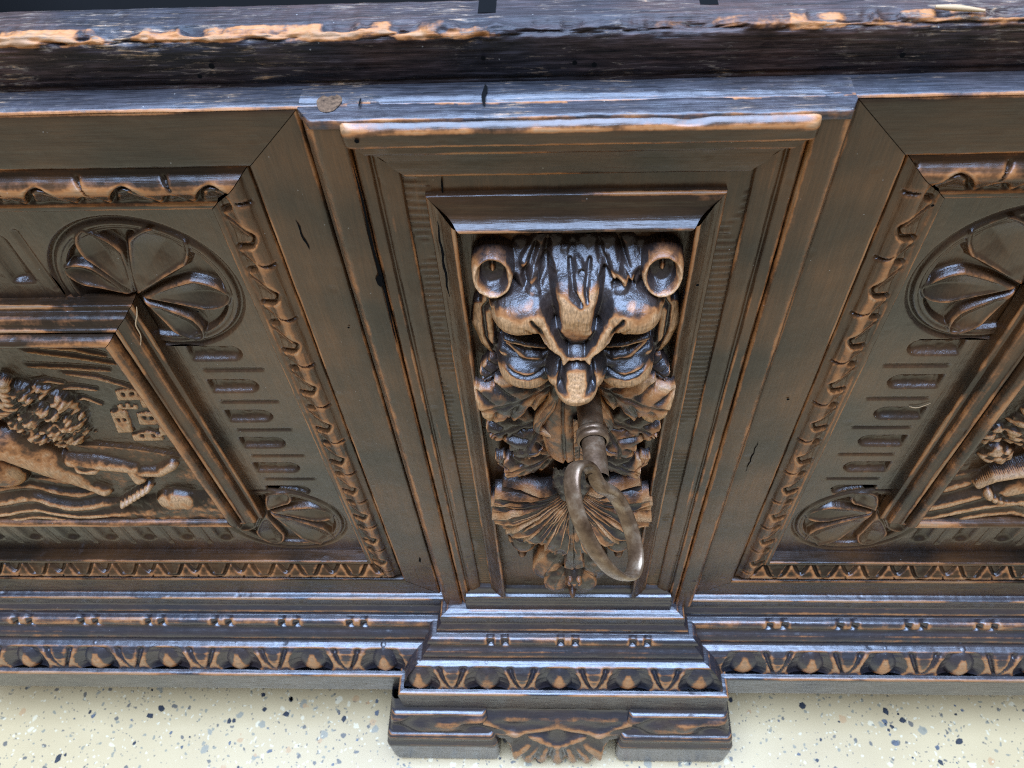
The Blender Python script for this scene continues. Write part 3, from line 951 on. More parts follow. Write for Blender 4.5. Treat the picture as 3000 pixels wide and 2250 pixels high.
bar()
MO1 = [(-0.3, 4), (-0.2, -5.6), (0.2, -6.4), (1.0, -6.8), (4.2, -6.4), (4.7, -5.8), (4.8, -4.6), (5.2, -4.4), (6.2, -5.0), (8.0, -5.4), (10.0, -4.9), (12.2, -4.2), (13.0, -3.8), (13.3, -3.2), (13.4, 3.0)]
MO1T = [(8.0, -6.0), (8.2, -8.1), (12.6, -7.9), (13.1, -7.4), (13.3, -6.2), (14.2, -5.4), (17, -5.1), (20, -5.0), (23.6, -4.6), (24.2, -4.0), (24.3, 3)]
t = frame_run('pilaster_moulding', MO1T, 'top', (-65.3 - 8, 78.8 + 8, -560, -146.6), W_FR, chest, fine=1.0, pstep=0.5, phase=2.2, wamp=1.0, gap=0)
for where in ('right', 'left'):
    frame_run('pilaster_moulding', MO1, where, (-64.6, 78.1, -534, -154.4), W_Z, chest, fine=1.5, pstep=0.5, phase=5.1, wamp=0.9, wob=0.4)
# tooled flat behind
xs = np.arange(-56, 70.1, 0.7); zs = np.arange(-528, -160, 0.9)
X, Z = np.meshgrid(xs, zs, indexing='ij')
h = 0.35 * np.sin(Z * 1.9 + 2.5 * fbm(X * 0.1, Z * 0.05)) * (fbm(X * 0.05, Z * 0.03 + 2) > 0.45) * (np.abs(X - 6.5) > 49)
h = h + 0.3 * (fbm(X * 0.06, Z * 0.06) - 0.5)
inner = (X > -40) & (X < 53) & (Z < -188) & (Z > -505)
grid('tooled_field', np.stack([X, -2.2 - h, Z], -1), W_Z, chest, np.clip(h - 0.2, 0, 1) * 1.2, keep=~inner[:-1, :-1])
# raised inner frame round the mask
INN = [(0, 0), (0.0, -4.2), (0.5, -4.9), (1.2, -5.0), (1.6, -5.2), (2.4, -5.9), (4.2, -7.0), (6.0, -8.6), (7.6, -10.2), (8.7, -11.2), (9.4, -11.3), (9.9, -10.6), (10.0, 2.0)]
INNT = [(0, 0), (0.0, -4.2), (0.4, -4.9), (1.3, -5.1), (1.7, -5.4), (2.6, -5.8), (5.0, -6.4), (7.2, -7.3), (8.8, -8.8), (9.8, -10.6), (10.6, -11.6), (11.3, -11.5), (11.7, -10.8), (11.9, 2.0)]
for where, pf in (('top', INNT), ('left', INN), ('right', INN)):
    frame_run('inner_moulding', pf, where, (-44.3, 57.3, -516, -178.4), W_X if where == 'top' else W_Z, chest, fine=1.0, pstep=0.45, phase=7.7, wamp=0.95, wob=0.35, gap=0.05)
# field the carving stands on
xs = np.arange(-40, 53.1, 1.0); zs = np.arange(-528, -186, 1.5)
X, Z = np.meshgrid(xs, zs, indexing='ij')
field = grid('carved_field', np.stack([X, -2.8 - 0.5 * (fbm(X * .06, Z * .06) - .5), Z], -1), W_Z, chest, 0 * X)

# cracks
def crack(pts, w, parent, n=(0, -1, 0), off=0.35):
    """a thin dark split following pts [(x,y,z)]"""
    L = []; Rr = []
    m = len(pts)
    for i, p in enumerate(pts):
        k = w * (math.sin(math.pi * (i + 0.15) / (m - 0.7)) ** 0.6 if 0 < i < m - 1 else 0.12) * random.uniform(0.7, 1.2)
        L.append((p[0] - k + n[0] * off, p[1] + n[1] * off, p[2] + n[2] * off)); Rr.append((p[0] + k + n[0] * off, p[1] + n[1] * off, p[2] + n[2] * off))
    poly('crack', L + Rr, [(i, i + 1, m + i + 1, m + i) for i in range(m - 1)], M_CRACK_SHADE, parent)


crack([(-65.1 + 0.25 * math.sin(i), -7.6 + 0.3 * i / 12, -162 - 7.5 * i) for i in range(13)], 0.55, pil, off=0.5)
crack([(-65.8 + 0.2 * math.sin(2 * i), -7.9, -212 - 1.2 * i) for i in range(6)], 1.4, pil, off=0.5)
for hx, hz in ((-63, -300), ):
    pass

# ------------------------------------------------------------------ lion mask
def lion():
    st = 0.34
    xs = np.arange(-34.5, 49.5, st); zs = np.arange(-268, -196.5, st)
    Xw, Z = np.meshgrid(xs, zs, indexing='ij')
    X = Xw - 7.4
    xa = np.abs(X)
    h = np.full(X.shape, -3.0)
    w = np.zeros_like(X)
    # skull behind everything
    h = smax(h, dome(X, Z, 0, -228, 34, 30, 15, 13, 0, 2.6), 2)
    # mane at the crown: a sloping mass cut into locks
    crown = np.where((xa < 24) & (Z > -216), 1.0 + 11.5 * sstep(-198.5, -213, Z) - 0.006 * X ** 2, -5)
    crown = np.where(Z > -199.4, -5, crown)
    h = smax(h, crown, 1.0)
    locks = [([(-13, -200), (-17, -207), (-16, -215)], [3.2, 3.4, 2.0], [6, 13, 17]), ([(-20, -202), (-21, -210), (-17, -217)], [3.0, 3.0, 1.8], [6, 13, 18]),
             ([(-8, -200), (-8, -207), (-10, -213)], [3, 3.2, 2], [6, 14, 18]), ([(-4, -203), (1, -208), (3, -212)], [2.4, 2.6, 1.6], [9, 16, 18]),
             ([(4, -201), (6, -208), (12, -211)], [3.6, 3.2, 1.6], [7, 16, 18]), ([(11, -201), (13, -207), (18, -211)], [3.4, 3.0, 1.6], [7, 15, 18]),
             ([(18, -201), (20, -208), (17, -214)], [3.2, 3.0, 2], [6, 13, 17]), ([(23, -203), (22, -211), (19, -218)], [2.6, 2.6, 1.6], [6, 12, 17]), ([(9, -204), (8, -209), (6, -213)], [2, 2.4, 1.5], [10, 16, 18.5])]
    for p, ww, tt in locks:
        p = [(px, -199.3 + (pz + 199.3) * 0.74) for px, pz in p]
        lr = ridge(X, Z, p, ww, [v + 0.8 for v in tt], 1.4)
        d_, p_ = seg_dist(X, Z, p)
        w = w + np.where((lr > h - 0.3) & (lr > 0), 0.34 * sstep(0.45, 0.95, p_) * sstep(1.0, 0.3, d_ / 3.0), 0)
        h = smax(h, lr, 0.25)
    for p in ([(-14.6, -200), (-18.8, -208), (-17.0, -214)], [(-10.4, -199), (-11.5, -206), (-13, -213)], [(-1.6, -200), (-3, -206), (-2, -212)], [(8, -200), (10, -206), (15.5, -210.5)], [(15, -200), (17, -206), (20, -211)], [(1.5, -205), (4, -210), (8, -213)]):
        h = h + groove(X, Z, p, [1.5, 1.9, 1.0], 3.8)
    # forehead
    fore = dome(X, Z, 0, -222.0, 15.5, 17, 27.0, 12, 0, 2.5)
    h = smax(h, fore, 1.5)
    # brow lobes
    for s in (-1, 1):
        b = dome(X, Z, s * 19.0, -221.0, 13.4, 9.4, 28.0, 15, s * -0.10, 2.5)
        h = smax(h, b, 1.2)
        # ridge that runs down into the nose
        h = smax(h, ridge(X, Z, [(s * 15.5, -214), (s * 11.5, -222), (s * 8.2, -230), (s * 5.4, -237.5)], [3.4, 3.6, 3.4, 2.6], [21, 27.5, 30, 31.5], 1.7), 0.8)
    # gouges on the forehead
    h = h + groove(X, Z, [(-10.5, -205), (-9.6, -212), (-7.6, -222)], [3.0, 4.2, 2.6], 5.6)
    h = h + groove(X, Z, [(10.0, -207), (9.0, -214), (7.0, -223)], [2.8, 4.0, 2.4], 5.2)
    h = h + groove(X, Z, [(-2.5, -203), (-1.5, -208.5), (1.5, -212)], [1.0, 1.6, 0.6], 3.0)
    h = h + groove(X, Z, [(4.5, -203), (3.0, -208), (3.5, -211)], [0.9, 1.4, 0.6], 2.6)
    for s in (-1, 1):
        h = h + groove(X, Z, [(s * 8.2, -222.5), (s * 5.6, -229), (s * 2.4, -234.5)], [1.2, 1.7, 1.0], 3.0)
        h = h + groove(X, Z, [(s * 16.5, -218), (s * 13.8, -223), (s * 11.0, -229.5)], [0.8, 1.3, 1.0], 2.4)
        h = h + groove(X, Z, [(s * 18.5, -222), (s * 15.0, -227)], [0.6, 1.0], 1.3)
    # under the brow: eye hollow
    for s in (-1, 1):
        e = dome(X, Z, s * 17.5, -238.0, 12.5, 8.0, 1.0, 1.0, s * -0.10, 2.2)
        pit = sstep(0.15, 0.75, e)
        tgt = 15.5
        h = np.where(Z < -226.0, h * (1 - pit) + np.minimum(h, tgt) * pit, h)
        # eyeball, lids
        h = smax(h, dome(X, Z, s * 16.6, -240.2, 6.6, 4.0, 20.6, 8), 0.3)
        h = smax(h, ridge(X, Z, [(s * 26, -239.0), (s * 20, -243.8), (s * 13, -244.6), (s * 9, -242.4)], [1.3, 1.6, 1.6, 1.0], [19.5, 22.5, 23, 20], 1.6), 0.3)
        h = smax(h, ridge(X, Z, [(s * 27, -236.0), (s * 20, -236.6), (s * 12, -239.2)], [1.1, 1.3, 1.0], [20.5, 22.6, 21.5], 1.6), 0.3)
        pu = np.hypot(X - s * 15.2, Z + 240.8)
        h = h - 3.0 * np.clip(1 - (pu / 1.9) ** 2, 0, 1)
        # pouch and cheek
        h = smax(h, ridge(X, Z, [(s * 28, -245.5), (s * 18, -248.6), (s * 9, -247.0)], [2.2, 2.6, 2.2], [19, 24.5, 23], 1.8), 0.5)
        h = smax(h, dome(X, Z, s * 19.6, -253.6, 11.6, 8.6, 28.0, 14, s * 0.15, 2.5), 0.6)
        h = h + groove(X, Z, [(s * 27, -248.4), (s * 19, -250.6), (s * 11, -249)], [0.7, 1.1, 0.7], 1.5)
    # nose
    h = smax(h, ridge(X, Z, [(0, -238), (0, -244), (0, -250)], [4.6, 5.0, 6.0], [31, 35.5, 39.5], 2.6), 0.6)
    for s in (-1, 1):
        h = smax(h, dome(X, Z, s * 6.6, -247, 4.9, 7.2, 33.0, 11, s * 0.3, 2.2), 0.5)
        h = h + groove(X, Z, [(s * 5.2, -240.5), (s * 6.4, -245), (s * 5.0, -250.5)], [1.4, 1.9, 1.2], 2.6)
    h = smax(h, dome(X, Z, 0, -251.0, 8.8, 5.2, 39.5, 12, 0, 2.4), 0.6)
    d, p = seg_dist(X, Z, [(-5.2, -239.6), (0, -237.0), (5.2, -239.6)])
    h = h - 3.6 * np.clip(1 - d / 1.3, 0, 1)
    for i in range(5):
        h = h - 0.25 * np.clip(1 - np.abs(Z + 242.2 + 1.7 * i) / 0.4, 0, 1) * (xa < 4.2)
    # side curls of the mane
    for s in (-1, 1):
        h = smax(h, ridge(X, Z, [(s * 26, -213), (s * 31, -222), (s * 33.5, -234), (s * 33, -246), (s * 30, -258)], [3, 3.6, 4.2, 4.2, 2.4], [12, 12, 12, 12, 9], 1.8), 0.5)
        h = smax(h, ridge(X, Z, [(s * 37, -229), (s * 38, -240), (s * 35, -252), (s * 33, -262)], [2.2, 3.0, 3.0, 1.6], [8, 9.5, 10, 7], 1.8), 0.4)
        h = h + groove(X, Z, [(s * 29, -216), (s * 35.5, -230), (s * 35.4, -246), (s * 31.5, -257)], [0.8, 1.3, 1.3, 0.8], 2.6)
        h = h + groove(X, Z, [(s * 30.5, -225), (s * 31.3, -240), (s * 30, -252)], [0.7, 1.0, 0.7], 1.8)
    # ears
    for s in (-1, 1):
        ex, ez = s * 30.2, -206.2
        r = np.hypot(X - ex, (Z - ez) / 1.05) * 1.1
        ear = np.where(r < 9.2, 17.0 - 5.4 * sstep(7.0, 4.4, r), -5)
        ear = np.where((r > 7.6), 17.0 - 7.5 * sstep(7.4, 9.0, r), ear)
        ear = np.where(r > 9.0, -5, ear)
        ear = ear + 2.2 * np.clip(1 - np.abs(X - ex) / 1.0, 0, 1) * (r < 5) * (Z > ez)
        ear = np.where(ear > 0, ear - 0.42 * (Z - ez), ear)
        ear = ear + 0.7 * (fbm(X * 0.5, Z * 0.5) - 0.5)
        h = np.maximum(h, ear)
        w = w + 0.75 * np.exp(-((r - 7.2) / 0.75) ** 2) * (0.35 + 1.0 * fbm(X * 0.25, Z * 0.25)) * sstep(6.0, 2.0, Z - ez)
    # tool facets
    h = h - 1.0 * np.abs(fbm(X * 0.14 + 20, Z * 0.14, 2) - 0.5) * (h > 2) - 0.7 * np.abs(fbm(X * 0.33 + 5, Z * 0.33, 2) - 0.5) + 0.25 * (fbm(X * 0.9, Z * 0.9, 2) - 0.5)
    h = blur(h, 0.65)
    con = convex(h, st, 1.1)
    con2 = convex(h, st, 3.2)
    w = w + np.clip(con * 0.75, 0, 0.7) + np.clip(con2 * 0.12, 0, 0.35)
    # bosses polished down to raw wood
    for s in (-1, 1):
        w += 0.62 * np.exp(-(((X - s * 21) / 10) ** 2 + ((Z + 224.5) / 5.0) ** 2))
        w += 0.80 * np.exp(-(((X - s * 20) / 9) ** 2 + ((Z + 257.5) / 4.6) ** 2))
        w += 0.45 * np.exp(-(((X - s * 36) / 3) ** 2 + ((Z + 245) / 12) ** 2))
    w += 0.66 * np.exp(-((X / 5.5) ** 2 + ((Z + 220) / 9) ** 2))
    w += 0.70 * np.exp(-((X / 3.6) ** 4 + ((Z + 246) / 5.5) ** 4))
    w += 0.75 * np.exp(-((X / 9) ** 2 + ((Z + 253.5) / 2.6) ** 2))
    w -= 0.9 * np.clip(-con * 0.9, 0, 1)
    gz = blur(np.gradient(h, st, axis=1), 2.0)
    w -= 0.62 * sstep(0.25, 1.1, -gz)
    w -= 0.25 * sstep(-212, -204, Z) * (xa < 25)
    w += 0.25 * (fbm(X * 0.2, Z * 0.2, 3) - 0.5)
    w = np.clip(w, 0, 1)
    keep = (h > -0.6)
    keep = keep[:-1, :-1] & keep[1:, 1:] & keep[:-1, 1:] & keep[1:, :-1]
    o = grid('lion_mask', np.stack([Xw, -h, Z], -1), W_CARVE, chest, w, keep)
    return o


mask = lion()


def catmull(pts, n):
    pts = np.asarray(pts, float)
    p = np.vstack([2 * pts[0] - pts[1], pts, 2 * pts[-1] - pts[-2]])
    m = len(pts) - 1
    out = []
    for t in np.linspace(0, m, n):
        i = min(int(t), m - 1); f = t - i
        a, b, c, d = p[i], p[i + 1], p[i + 2], p[i + 3]
        out.append(0.5 * ((2 * b) + (-a + c) * f + (2 * a - 5 * b + 4 * c - d) * f * f + (-a + 3 * b - 3 * c + d) * f ** 3))
    return np.array(out)


def leaf(mid, widths, parent, name='leaf', camber=0.5, serr=3, sd=0.18, veins=4, vd=0.9, na=44, nb=27, thick=6.0, wb=0.25, asym=0.0, cup=0.0, ew=0.40, lift=(0.0, 0.0)):
    mid = [list(m) for m in mid]
    for i, m in enumerate(mid):               # tips flare away from the board; keep the line of sight of each point
        hn = m[2] + lift[0] + (lift[1] - lift[0]) * i / (len(mid) - 1)
        k = (220.0 - hn) / (220.0 - m[2])
        m[0] *= k; m[1] *= k; m[2] = hn
    """carved leaf: mid = [(X,Z,h)...] midrib, widths = half widths along it; edges drop to the ground"""
    c = catmull(mid, na)
    tg = np.gradient(c[:, :2], axis=0); tg /= np.maximum(np.hypot(tg[:, 0], tg[:, 1]), 1e-6)[:, None]
    sd_ = np.stack([-tg[:, 1], tg[:, 0]], -1)
    a = np.linspace(0, 1, na)
    w = np.interp(a, np.linspace(0, 1, len(widths)), widths)
    b = np.linspace(-1, 1, nb)
    A, B = np.meshgrid(a, b, indexing='ij')
    Wd = w[:, None] * (1 + 1.5 * sd * ((A * serr) % 1.0) ** 0.8 * np.abs(B) - sd * 0.7 * np.abs(B))
    lat = B * Wd + asym * np.sin(A * 3.0) * w[:, None]
    X = c[:, 0][:, None] + sd_[:, 0][:, None] * lat
    Z = c[:, 1][:, None] + sd_[:, 1][:, None] * lat
    ph = (A * veins - np.abs(B) * 0.9) % 1.0
    vein = -vd * 1.9 * np.clip(1 - np.abs(ph - 0.5) / 0.22, 0, 1) * sstep(0.08, 0.35, np.abs(B)) * np.clip(w[:, None] / 4, 0.2, 1) * (veins > 0)
    mr = -vd * 1.2 * np.clip(1 - np.abs(B) / 0.16, 0, 1)
    fac = 2.4 * np.abs(fbm(X * 0.16 + 40, Z * 0.16 + 9, 2) - 0.5) + 0.5 * (fbm(X * 0.45, Z * 0.45, 2) - 0.5)
    H = c[:, 2][:, None] - camber * w[:, None] * B ** 2 + cup * w[:, None] * np.abs(B) + vein + mr - fac
    patch = fbm(X * 0.10 + 3.3 * wb, Z * 0.10 + 60, 3) - 0.5
    W_ = wb - 0.08 + 1.5 * patch + ew * sstep(0.80, 1.0, np.abs(B)) + 0.30 * sstep(0.80, 1.0, A) + 0.25 * vein / max(vd, 0.2) - 0.3 * np.clip(1 - np.abs(B) / 0.16, 0, 1)
    # skirts
    def pad(M, v):
        M = np.concatenate([M[:, :1], M, M[:, -1:]], 1)
        M = np.concatenate([M, M[-1:]], 0)
        return M
    Xp, Zp, Hp, Wp = pad(X, 0), pad(Z, 0), pad(H, 0), pad(W_, 0)
    Hp[:, 0] -= thick; Hp[:, -1] -= thick; Hp[-1, :] -= thick
    for M in (Wp,):
        M[:, 0] = 0; M[:, -1] = 0; M[-1, :] = 0
    return grid(name, np.stack([Xp, -Hp, Zp], -1), W_CARVE, parent, np.clip(Wp, 0, 1))


MX = 7.4


def both(mid, widths, **k):
    widths = [v * 1.08 for v in widths]
    mid = [(x, z, h + 1.5) for x, z, h in mid]
    k.setdefault('ew', 0.5)
    k.setdefault('lift', (-3.0, 7.0))
    leaf([(MX + x, z, h) for x, z, h in mid], widths, field, **k)
    k2 = dict(k); k2['asym'] = -k.get('asym', 0)
    leaf([(MX - x, z, h) for x, z, h in mid], widths, field, **k2)


# leaves sprouting from the mouth
both([(-29, -352, 6), (-33, -347, 8), (-36, -341, 7)], [2, 3, 2], vd=0.3, wb=0.3)
both([(-6, -330, 9), (-16, -338, 11), (-27, -346, 11), (-34, -352, 9)], [5, 8.5, 9.5, 6.5], serr=2, veins=3, vd=1.5, wb=0.30, camber=0.35)
both([(-8, -300, 8), (-20, -306, 10), (-32, -314, 9), (-39, -322, 7)], [6, 10, 10, 4], serr=3, sd=0.3, veins=4, vd=1.4, wb=0.22, camber=0.4)
both([(-12, -302, 9), (-18, -315, 12), (-22, -326, 12.5), (-22, -336, 10)], [7, 9.5, 9, 4], serr=3, sd=0.28, veins=4, vd=1.3, wb=0.28, camber=0.4)
both([(-7, -268, 17), (-9, -282, 17), (-15, -298, 15.5), (-16, -308, 13), (-10, -314, 12)], [3, 2.4, 2.0, 1.6, 1.0], serr=1, sd=0, vd=0.2, wb=0.42, camber=0.8)
both([(-9, -270, 15), (-20, -277, 17), (-31, -284, 17), (-41, -291, 14)], [4.5, 9.5, 12, 9.5], serr=3, sd=0.22, veins=3.5, vd=1.2, wb=0.58, camber=0.25)
both([(-24, -258, 9), (-33, -267, 10), (-39, -276, 8)], [4, 6, 3], serr=2, vd=0.8, wb=0.12)

# hanging tongue
leaf([(2.6, -276, 15), (2.5, -292, 20), (3.0, -308, 23), (3.6, -322, 22), (4.0, -328, 17)], [8.0, 9.5, 9.8, 8.0, 2.5], field, name='tongue', camber=0.7, serr=1, sd=0, veins=0, vd=1.6, wb=0.30, thick=12)
leaf([(9, -290, 20), (9.8, -306, 23.4), (10.0, -322, 21.5)], [2.0, 2.4, 2.0], field, name='tongue_band', camber=0.2, serr=1, sd=0, veins=9, vd=0.8, wb=0.45, thick=6)
# black sheet painting the shade inside the mouth, behind nose and key
poly('mouth_shade', [(-2, -12, -262), (20, -12, -262), (20, -9, -290), (-2, -9, -290)], [(0, 1, 2, 3)], M_CRACK_SHADE, field)

# palmette: fronds fanned downwards
tips = [(-36.5, -373, 7), (-41, -380, 8.5), (-43, -388, 10.5), (-42.5, -397, 12), (-39, -405, 13), (-35, -411, 13.5), (-29, -412, 14.5), (-25, -417, 15), (-19, -421, 15.5), (-13, -426, 16), (-7, -433, 17)]
for k, (tx, tz, th) in enumerate(tips):
    wmax = 4.1 if k < 6 else 3.7
    for sgn in (1, -1):
        x = tx * sgn
        root = (MX + x * 0.06, -361 - 1.0 * k, 13 + 0.55 * k)
        mid1 = (MX + x * 0.38, root[1] + (tz - root[1]) * 0.34, 16.5 + 0.25 * k)
        th = th + (1.3 if k % 2 else -0.6)
        mid2 = (MX + x * 0.74, root[1] + (tz - root[1]) * 0.70, th + 3.5)
        leaf([root, mid1, mid2, (MX + x, tz, th - 1.0)], [1.3, 2.2, wmax, wmax * 0.62], field, name='palmette_leaf', camber=-0.50, serr=1, sd=0.04, veins=0, vd=0.0, na=34, nb=17, wb=0.14 + 0.012 * k, thick=12, ew=0.62, lift=(-3.0, 7.0))
leaf([(MX + 0.5, -368, 19), (MX + 1, -395, 22), (MX + 1.6, -420, 24.5), (MX + 2.0, -436, 23.5)], [2.0, 2.8, 4.2, 5.8], field, name='palmette_leaf', camber=0.25, serr=1, sd=0, veins=0, vd=0.9, wb=0.42, thick=10)
# knot above the palmette
leaf([(MX - 6, -345, 12), (MX - 4, -356, 17), (MX - 2, -368, 18)], [4, 6, 3], field, camber=0.6, serr=1, vd=0.6, wb=0.1)
leaf([(MX + 6, -345, 12), (MX + 4, -356, 17), (MX + 2, -368, 18)], [4, 6, 3], field, camber=0.6, serr=1, vd=0.6, wb=0.1)


def bulb(name, cx, cz, h0, rx, rz, hh, wearf, n=40, parent=None, ribs=0, tip=0.0):
    """carved bud: pear shaped dome standing off the field"""
    a = np.linspace(0, 1, n); th = np.linspace(0, 2 * math.pi, 49)
    A, T = np.meshgrid(a, th, indexing='ij')
    r = np.sin(A * math.pi / 2)
    ax = rx * r * (1 + ribs * 0.06 * np.cos(T * 6))
    X = cx + ax * np.cos(T)
    zz = np.sin(T)
    Z = cz + rz * r * zz * (1 + tip * np.clip(-zz, 0, 1) ** 3)
    H = h0 + hh * np.cos(A * math.pi / 2) + 0.5 * (fbm(X * 0.4, Z * 0.4, 2) - 0.5)
    w = np.clip(wearf(X - cx, Z - cz), 0, 1)
    return grid(name, np.stack([X, -H, Z], -1), W_CARVE, parent or field, w)


for s in (-1, 1):
    b = bulb('bud', MX + s * 27.5, -431, 0, 9.5, 15, 13, lambda x, z: 0.15 + 0.7 * sstep(0, -7, z))
    bulb('bud_tip', MX + s * 29, -452, 0, 3.4, 6.0, 8, lambda x, z: 0.35 + 0 * x, n=12, parent=field)
    leaf([(MX + s * 20, -416, 12), (MX + s * 27, -424, 13), (MX + s * 35, -431, 9)], [3, 5, 2], field, camber=0.5, serr=2, wb=0.15)
# tulip flower at the foot of the drop
for s in (-1, 1):
    leaf([(MX + s * 3, -432, 13), (MX + s * 11, -446, 17), (MX + s * 15, -462, 16), (MX + s * 12, -478, 12)], [5, 8.5, 8, 3.5], field, name='petal', camber=0.45, serr=1, sd=0.0, veins=0, vd=0.5, wb=0.34, thick=12)
    leaf([(MX + s * 3, -452, 15), (MX + s * 9, -468, 20), (MX + s * 8, -482, 18), (MX + s * 7, -490, 13)], [3, 7, 6.5, 2], field, name='petal', camber=0.5, serr=1, sd=0, veins=0, vd=0.3, wb=0.40, thick=12)
cone = bulb('seed_cone', MX + 2.2, -456, 0, 7.6, 13, 24, lambda x, z: 0.05 + 0 * x)
for i, (dx, dz, hh) in enumerate(((-2.5, 4, 24), (2.5, 4, 24), (0, 0, 24.5), (-3, -4, 22.8), (3, -4, 22.8), (0, -8, 20.5))):
    bulb('seed', MX + 2.2 + dx, -456 + dz, hh - 3.2, 1.7, 1.7, 3.4, lambda x, z: 0.5 + 0 * x, n=8, parent=field)
bulb('drop_tip', MX + 1.6, -488, 4, 3.2, 5.0, 15, lambda x, z: 0.35 + 0 * x, n=12)

# ------------------------------------------------------------------ key in the lock
key = bpy.data.objects.new('key', None)
sc.collection.objects.link(key)
key['label'] = 'old iron key with oval ring bow standing in the lion mouth'
key['category'] = 'key'


def tube(name, path, radii, mat, parent, n=28, up=(0, 0, 1), flat=1.0, closed=False):
    path = np.asarray(path, float)
    m = len(path)
    tg = np.gradient(path, axis=0) if not closed else np.roll(path, -1, 0) - np.roll(path, 1, 0)
    tg /= np.linalg.norm(tg, axis=1)[:, None]
    up = np.asarray(up, float)
    a = up[None] - (tg @ up)[:, None] * tg; a /= np.linalg.norm(a, axis=1)[:, None]
    b = np.cross(tg, a)
    th = np.linspace(0, 2 * math.pi, n, endpoint=False)
    r = np.asarray(radii, float)[:, None]
    P = path[:, None] + (a[:, None] * np.cos(th)[None, :, None] * r[..., None] * flat + b[:, None] * np.sin(th)[None, :, None] * r[..., None])
    idx = np.arange(m * n).reshape(m, n)
    i2 = np.roll(idx, -1, 1)
    if closed:
        j, j2 = np.roll(idx, -1, 0), np.roll(i2, -1, 0)
        q = np.stack([idx, i2, j2, j], -1).reshape(-1, 4)
    else:
        q = np.stack([idx[:-1], i2[:-1], i2[1:], idx[1:]], -1).reshape(-1, 4)
    return raw_mesh(name, to_world(P), q, mat, parent)


A0 = np.array([12.6, -8.0, -279.0]); A1 = np.array([15.6, -58.0, -275.5])
ts = np.linspace(0, 1, 40)
shp = [5.3 + 0.15 * math.sin(9 * t) - 0.7 * t * (t > 0.55) for t in ts]
key_shaft = tube('shaft', [A0 + (A1 - A0) * t for t in ts], shp, M_IRON, key)
cp = [(0.52, 5.4), (0.525, 6.2), (0.545, 6.6), (0.565, 6.3), (0.575, 6.0), (0.585, 6.5), (0.61, 6.9), (0.635, 6.4), (0.645, 5.5)]
tube('collar', [A0 + (A1 - A0) * t for t, r in cp], [r for t, r in cp], M_IRON, key)


def bow():
    c = np.array([18.6, -71.0, -286.0]); e = np.array([-12.6, 9.0, 23.0]); s = np.array([-4.0, -12.8, -0.5])
    nrm = np.cross(e, s); nrm /= np.linalg.norm(nrm)
    n = 120
    th = np.linspace(0, 2 * math.pi, n, endpoint=False)
    # th=0 top end A, pi = lower end; s>0 is the front side
    base = c + np.cos(th)[:, None] * e + np.sin(th)[:, None] * s
    # cusp where the ring meets the shaft
    cusp = np.exp(-((th - 1.5 * math.pi - 0.38) / 0.30) ** 2)
    base = base + cusp[:, None] * (s / np.linalg.norm(s)) * 4.0
    rad = base - c; rad /= np.linalg.norm(rad, axis=1)[:, None]
    hw = 3.7 + 0.0 * th                      # half width of the band (along the ring's axis)
    tk = 1.7 + 0.9 * cusp
    k = 18
    ph = np.linspace(0, 2 * math.pi, k, endpoint=False)
    cx = np.sign(np.cos(ph)) * np.abs(np.cos(ph)) ** 0.7; cy = np.sign(np.sin(ph)) * np.abs(np.sin(ph)) ** 0.8
    P = base[:, None] + nrm[None, None] * (hw[:, None] * cx[None])[..., None] + rad[:, None] * (tk[:, None] * cy[None])[..., None]
    idx = np.arange(n * k).reshape(n, k); i2 = np.roll(idx, -1, 1); j, j2 = np.roll(idx, -1, 0), np.roll(i2, -1, 0)
    raw_mesh('bow', to_world(P), np.stack([idx, i2, j2, j], -1).reshape(-1, 4), M_IRON, key)


bow()

# ------------------------------------------------------------------ base mouldings
BP = [(14, -526.5), (0.6, -527.4), (0.0, -528.0), (-3.4, -528.2), (-4.0, -528.8), (-4.1, -538.4), (-4.6, -538.8), (-7.0, -541.6), (-7.4, -542.6), (-7.2, -546.0), (-8.4, -546.4)]
BEADP = [(-8.4, -546.4)] + [(-10.4 - 4.0 * math.sin(t), -550.4 + 4.2 * math.cos(t)) for t in np.linspace(0.25, 2.75, 8)] + [(-13.4, -556.6), (-14.0, -557.4), (-16.6, -559.2), (-18.4, -561.6), (-18.9, -562.8), (-18.9, -566.0), (-20.4, -566.8)]
EGGP = [(-20.4, -566.8), (-24.0, -567.4), (-28.2, -570.2), (-31.6, -575.0), (-33.4, -580.4), (-33.8, -585.4), (-34.2, -585.9)]
PLP = [(-34.2, -585.9), (-37.0, -586.0), (-37.9, -586.7), (-38.1, -588.0), (-37.9, -618.0), (-37.0, -619.2), (-20, -619.3)]


def upr(p):                                   # (Y,Z) list -> (u=-Z, y) list
    return [(-z, y) for y, z in p]


def bead_carve(pos):
    def f(S, U):
        d = np.zeros_like(S)
        for c in pos:
            a = np.abs(S - c)
            d -= 2.9 * np.clip(1 - ((a - 5.0) / 2.9) ** 2, 0, 1) + 0.8 * np.clip(1 - (a / 2.4) ** 2, 0, 1) * 0
        t = (U - 546.0) / 9.0
        return d * sstep(0.0, 0.12, t) * (1 - sstep(0.95, 1.15, t))
    return f


def egg_carve(pos):
    mids = [0.5 * (a + b) for a, b in zip(pos[:-1], pos[1:])]

    def f(S, U):
        t = (U - 567.0) / 18.6
        d = np.zeros_like(S)
        for c in pos:
            r = np.hypot((S - c) / 14.5, (t - 0.62) / 0.66)
            d = np.minimum(d, -4.6 * np.clip(1 - (r / 1.16) ** 4, 0, 1))
        for c in mids:
            a = np.abs(S - c)
            ctr = 11.0 * np.clip(1 - t, 0, 1) ** 0.8
            d = np.minimum(d, -3.2 * np.clip(1 - np.abs(a - ctr * 0.75 - 0.6) / (1.3 + 1.6 * (1 - t)), 0, 1) * (t < 0.96))
        return d * sstep(0.02, 0.10, t)
    return f


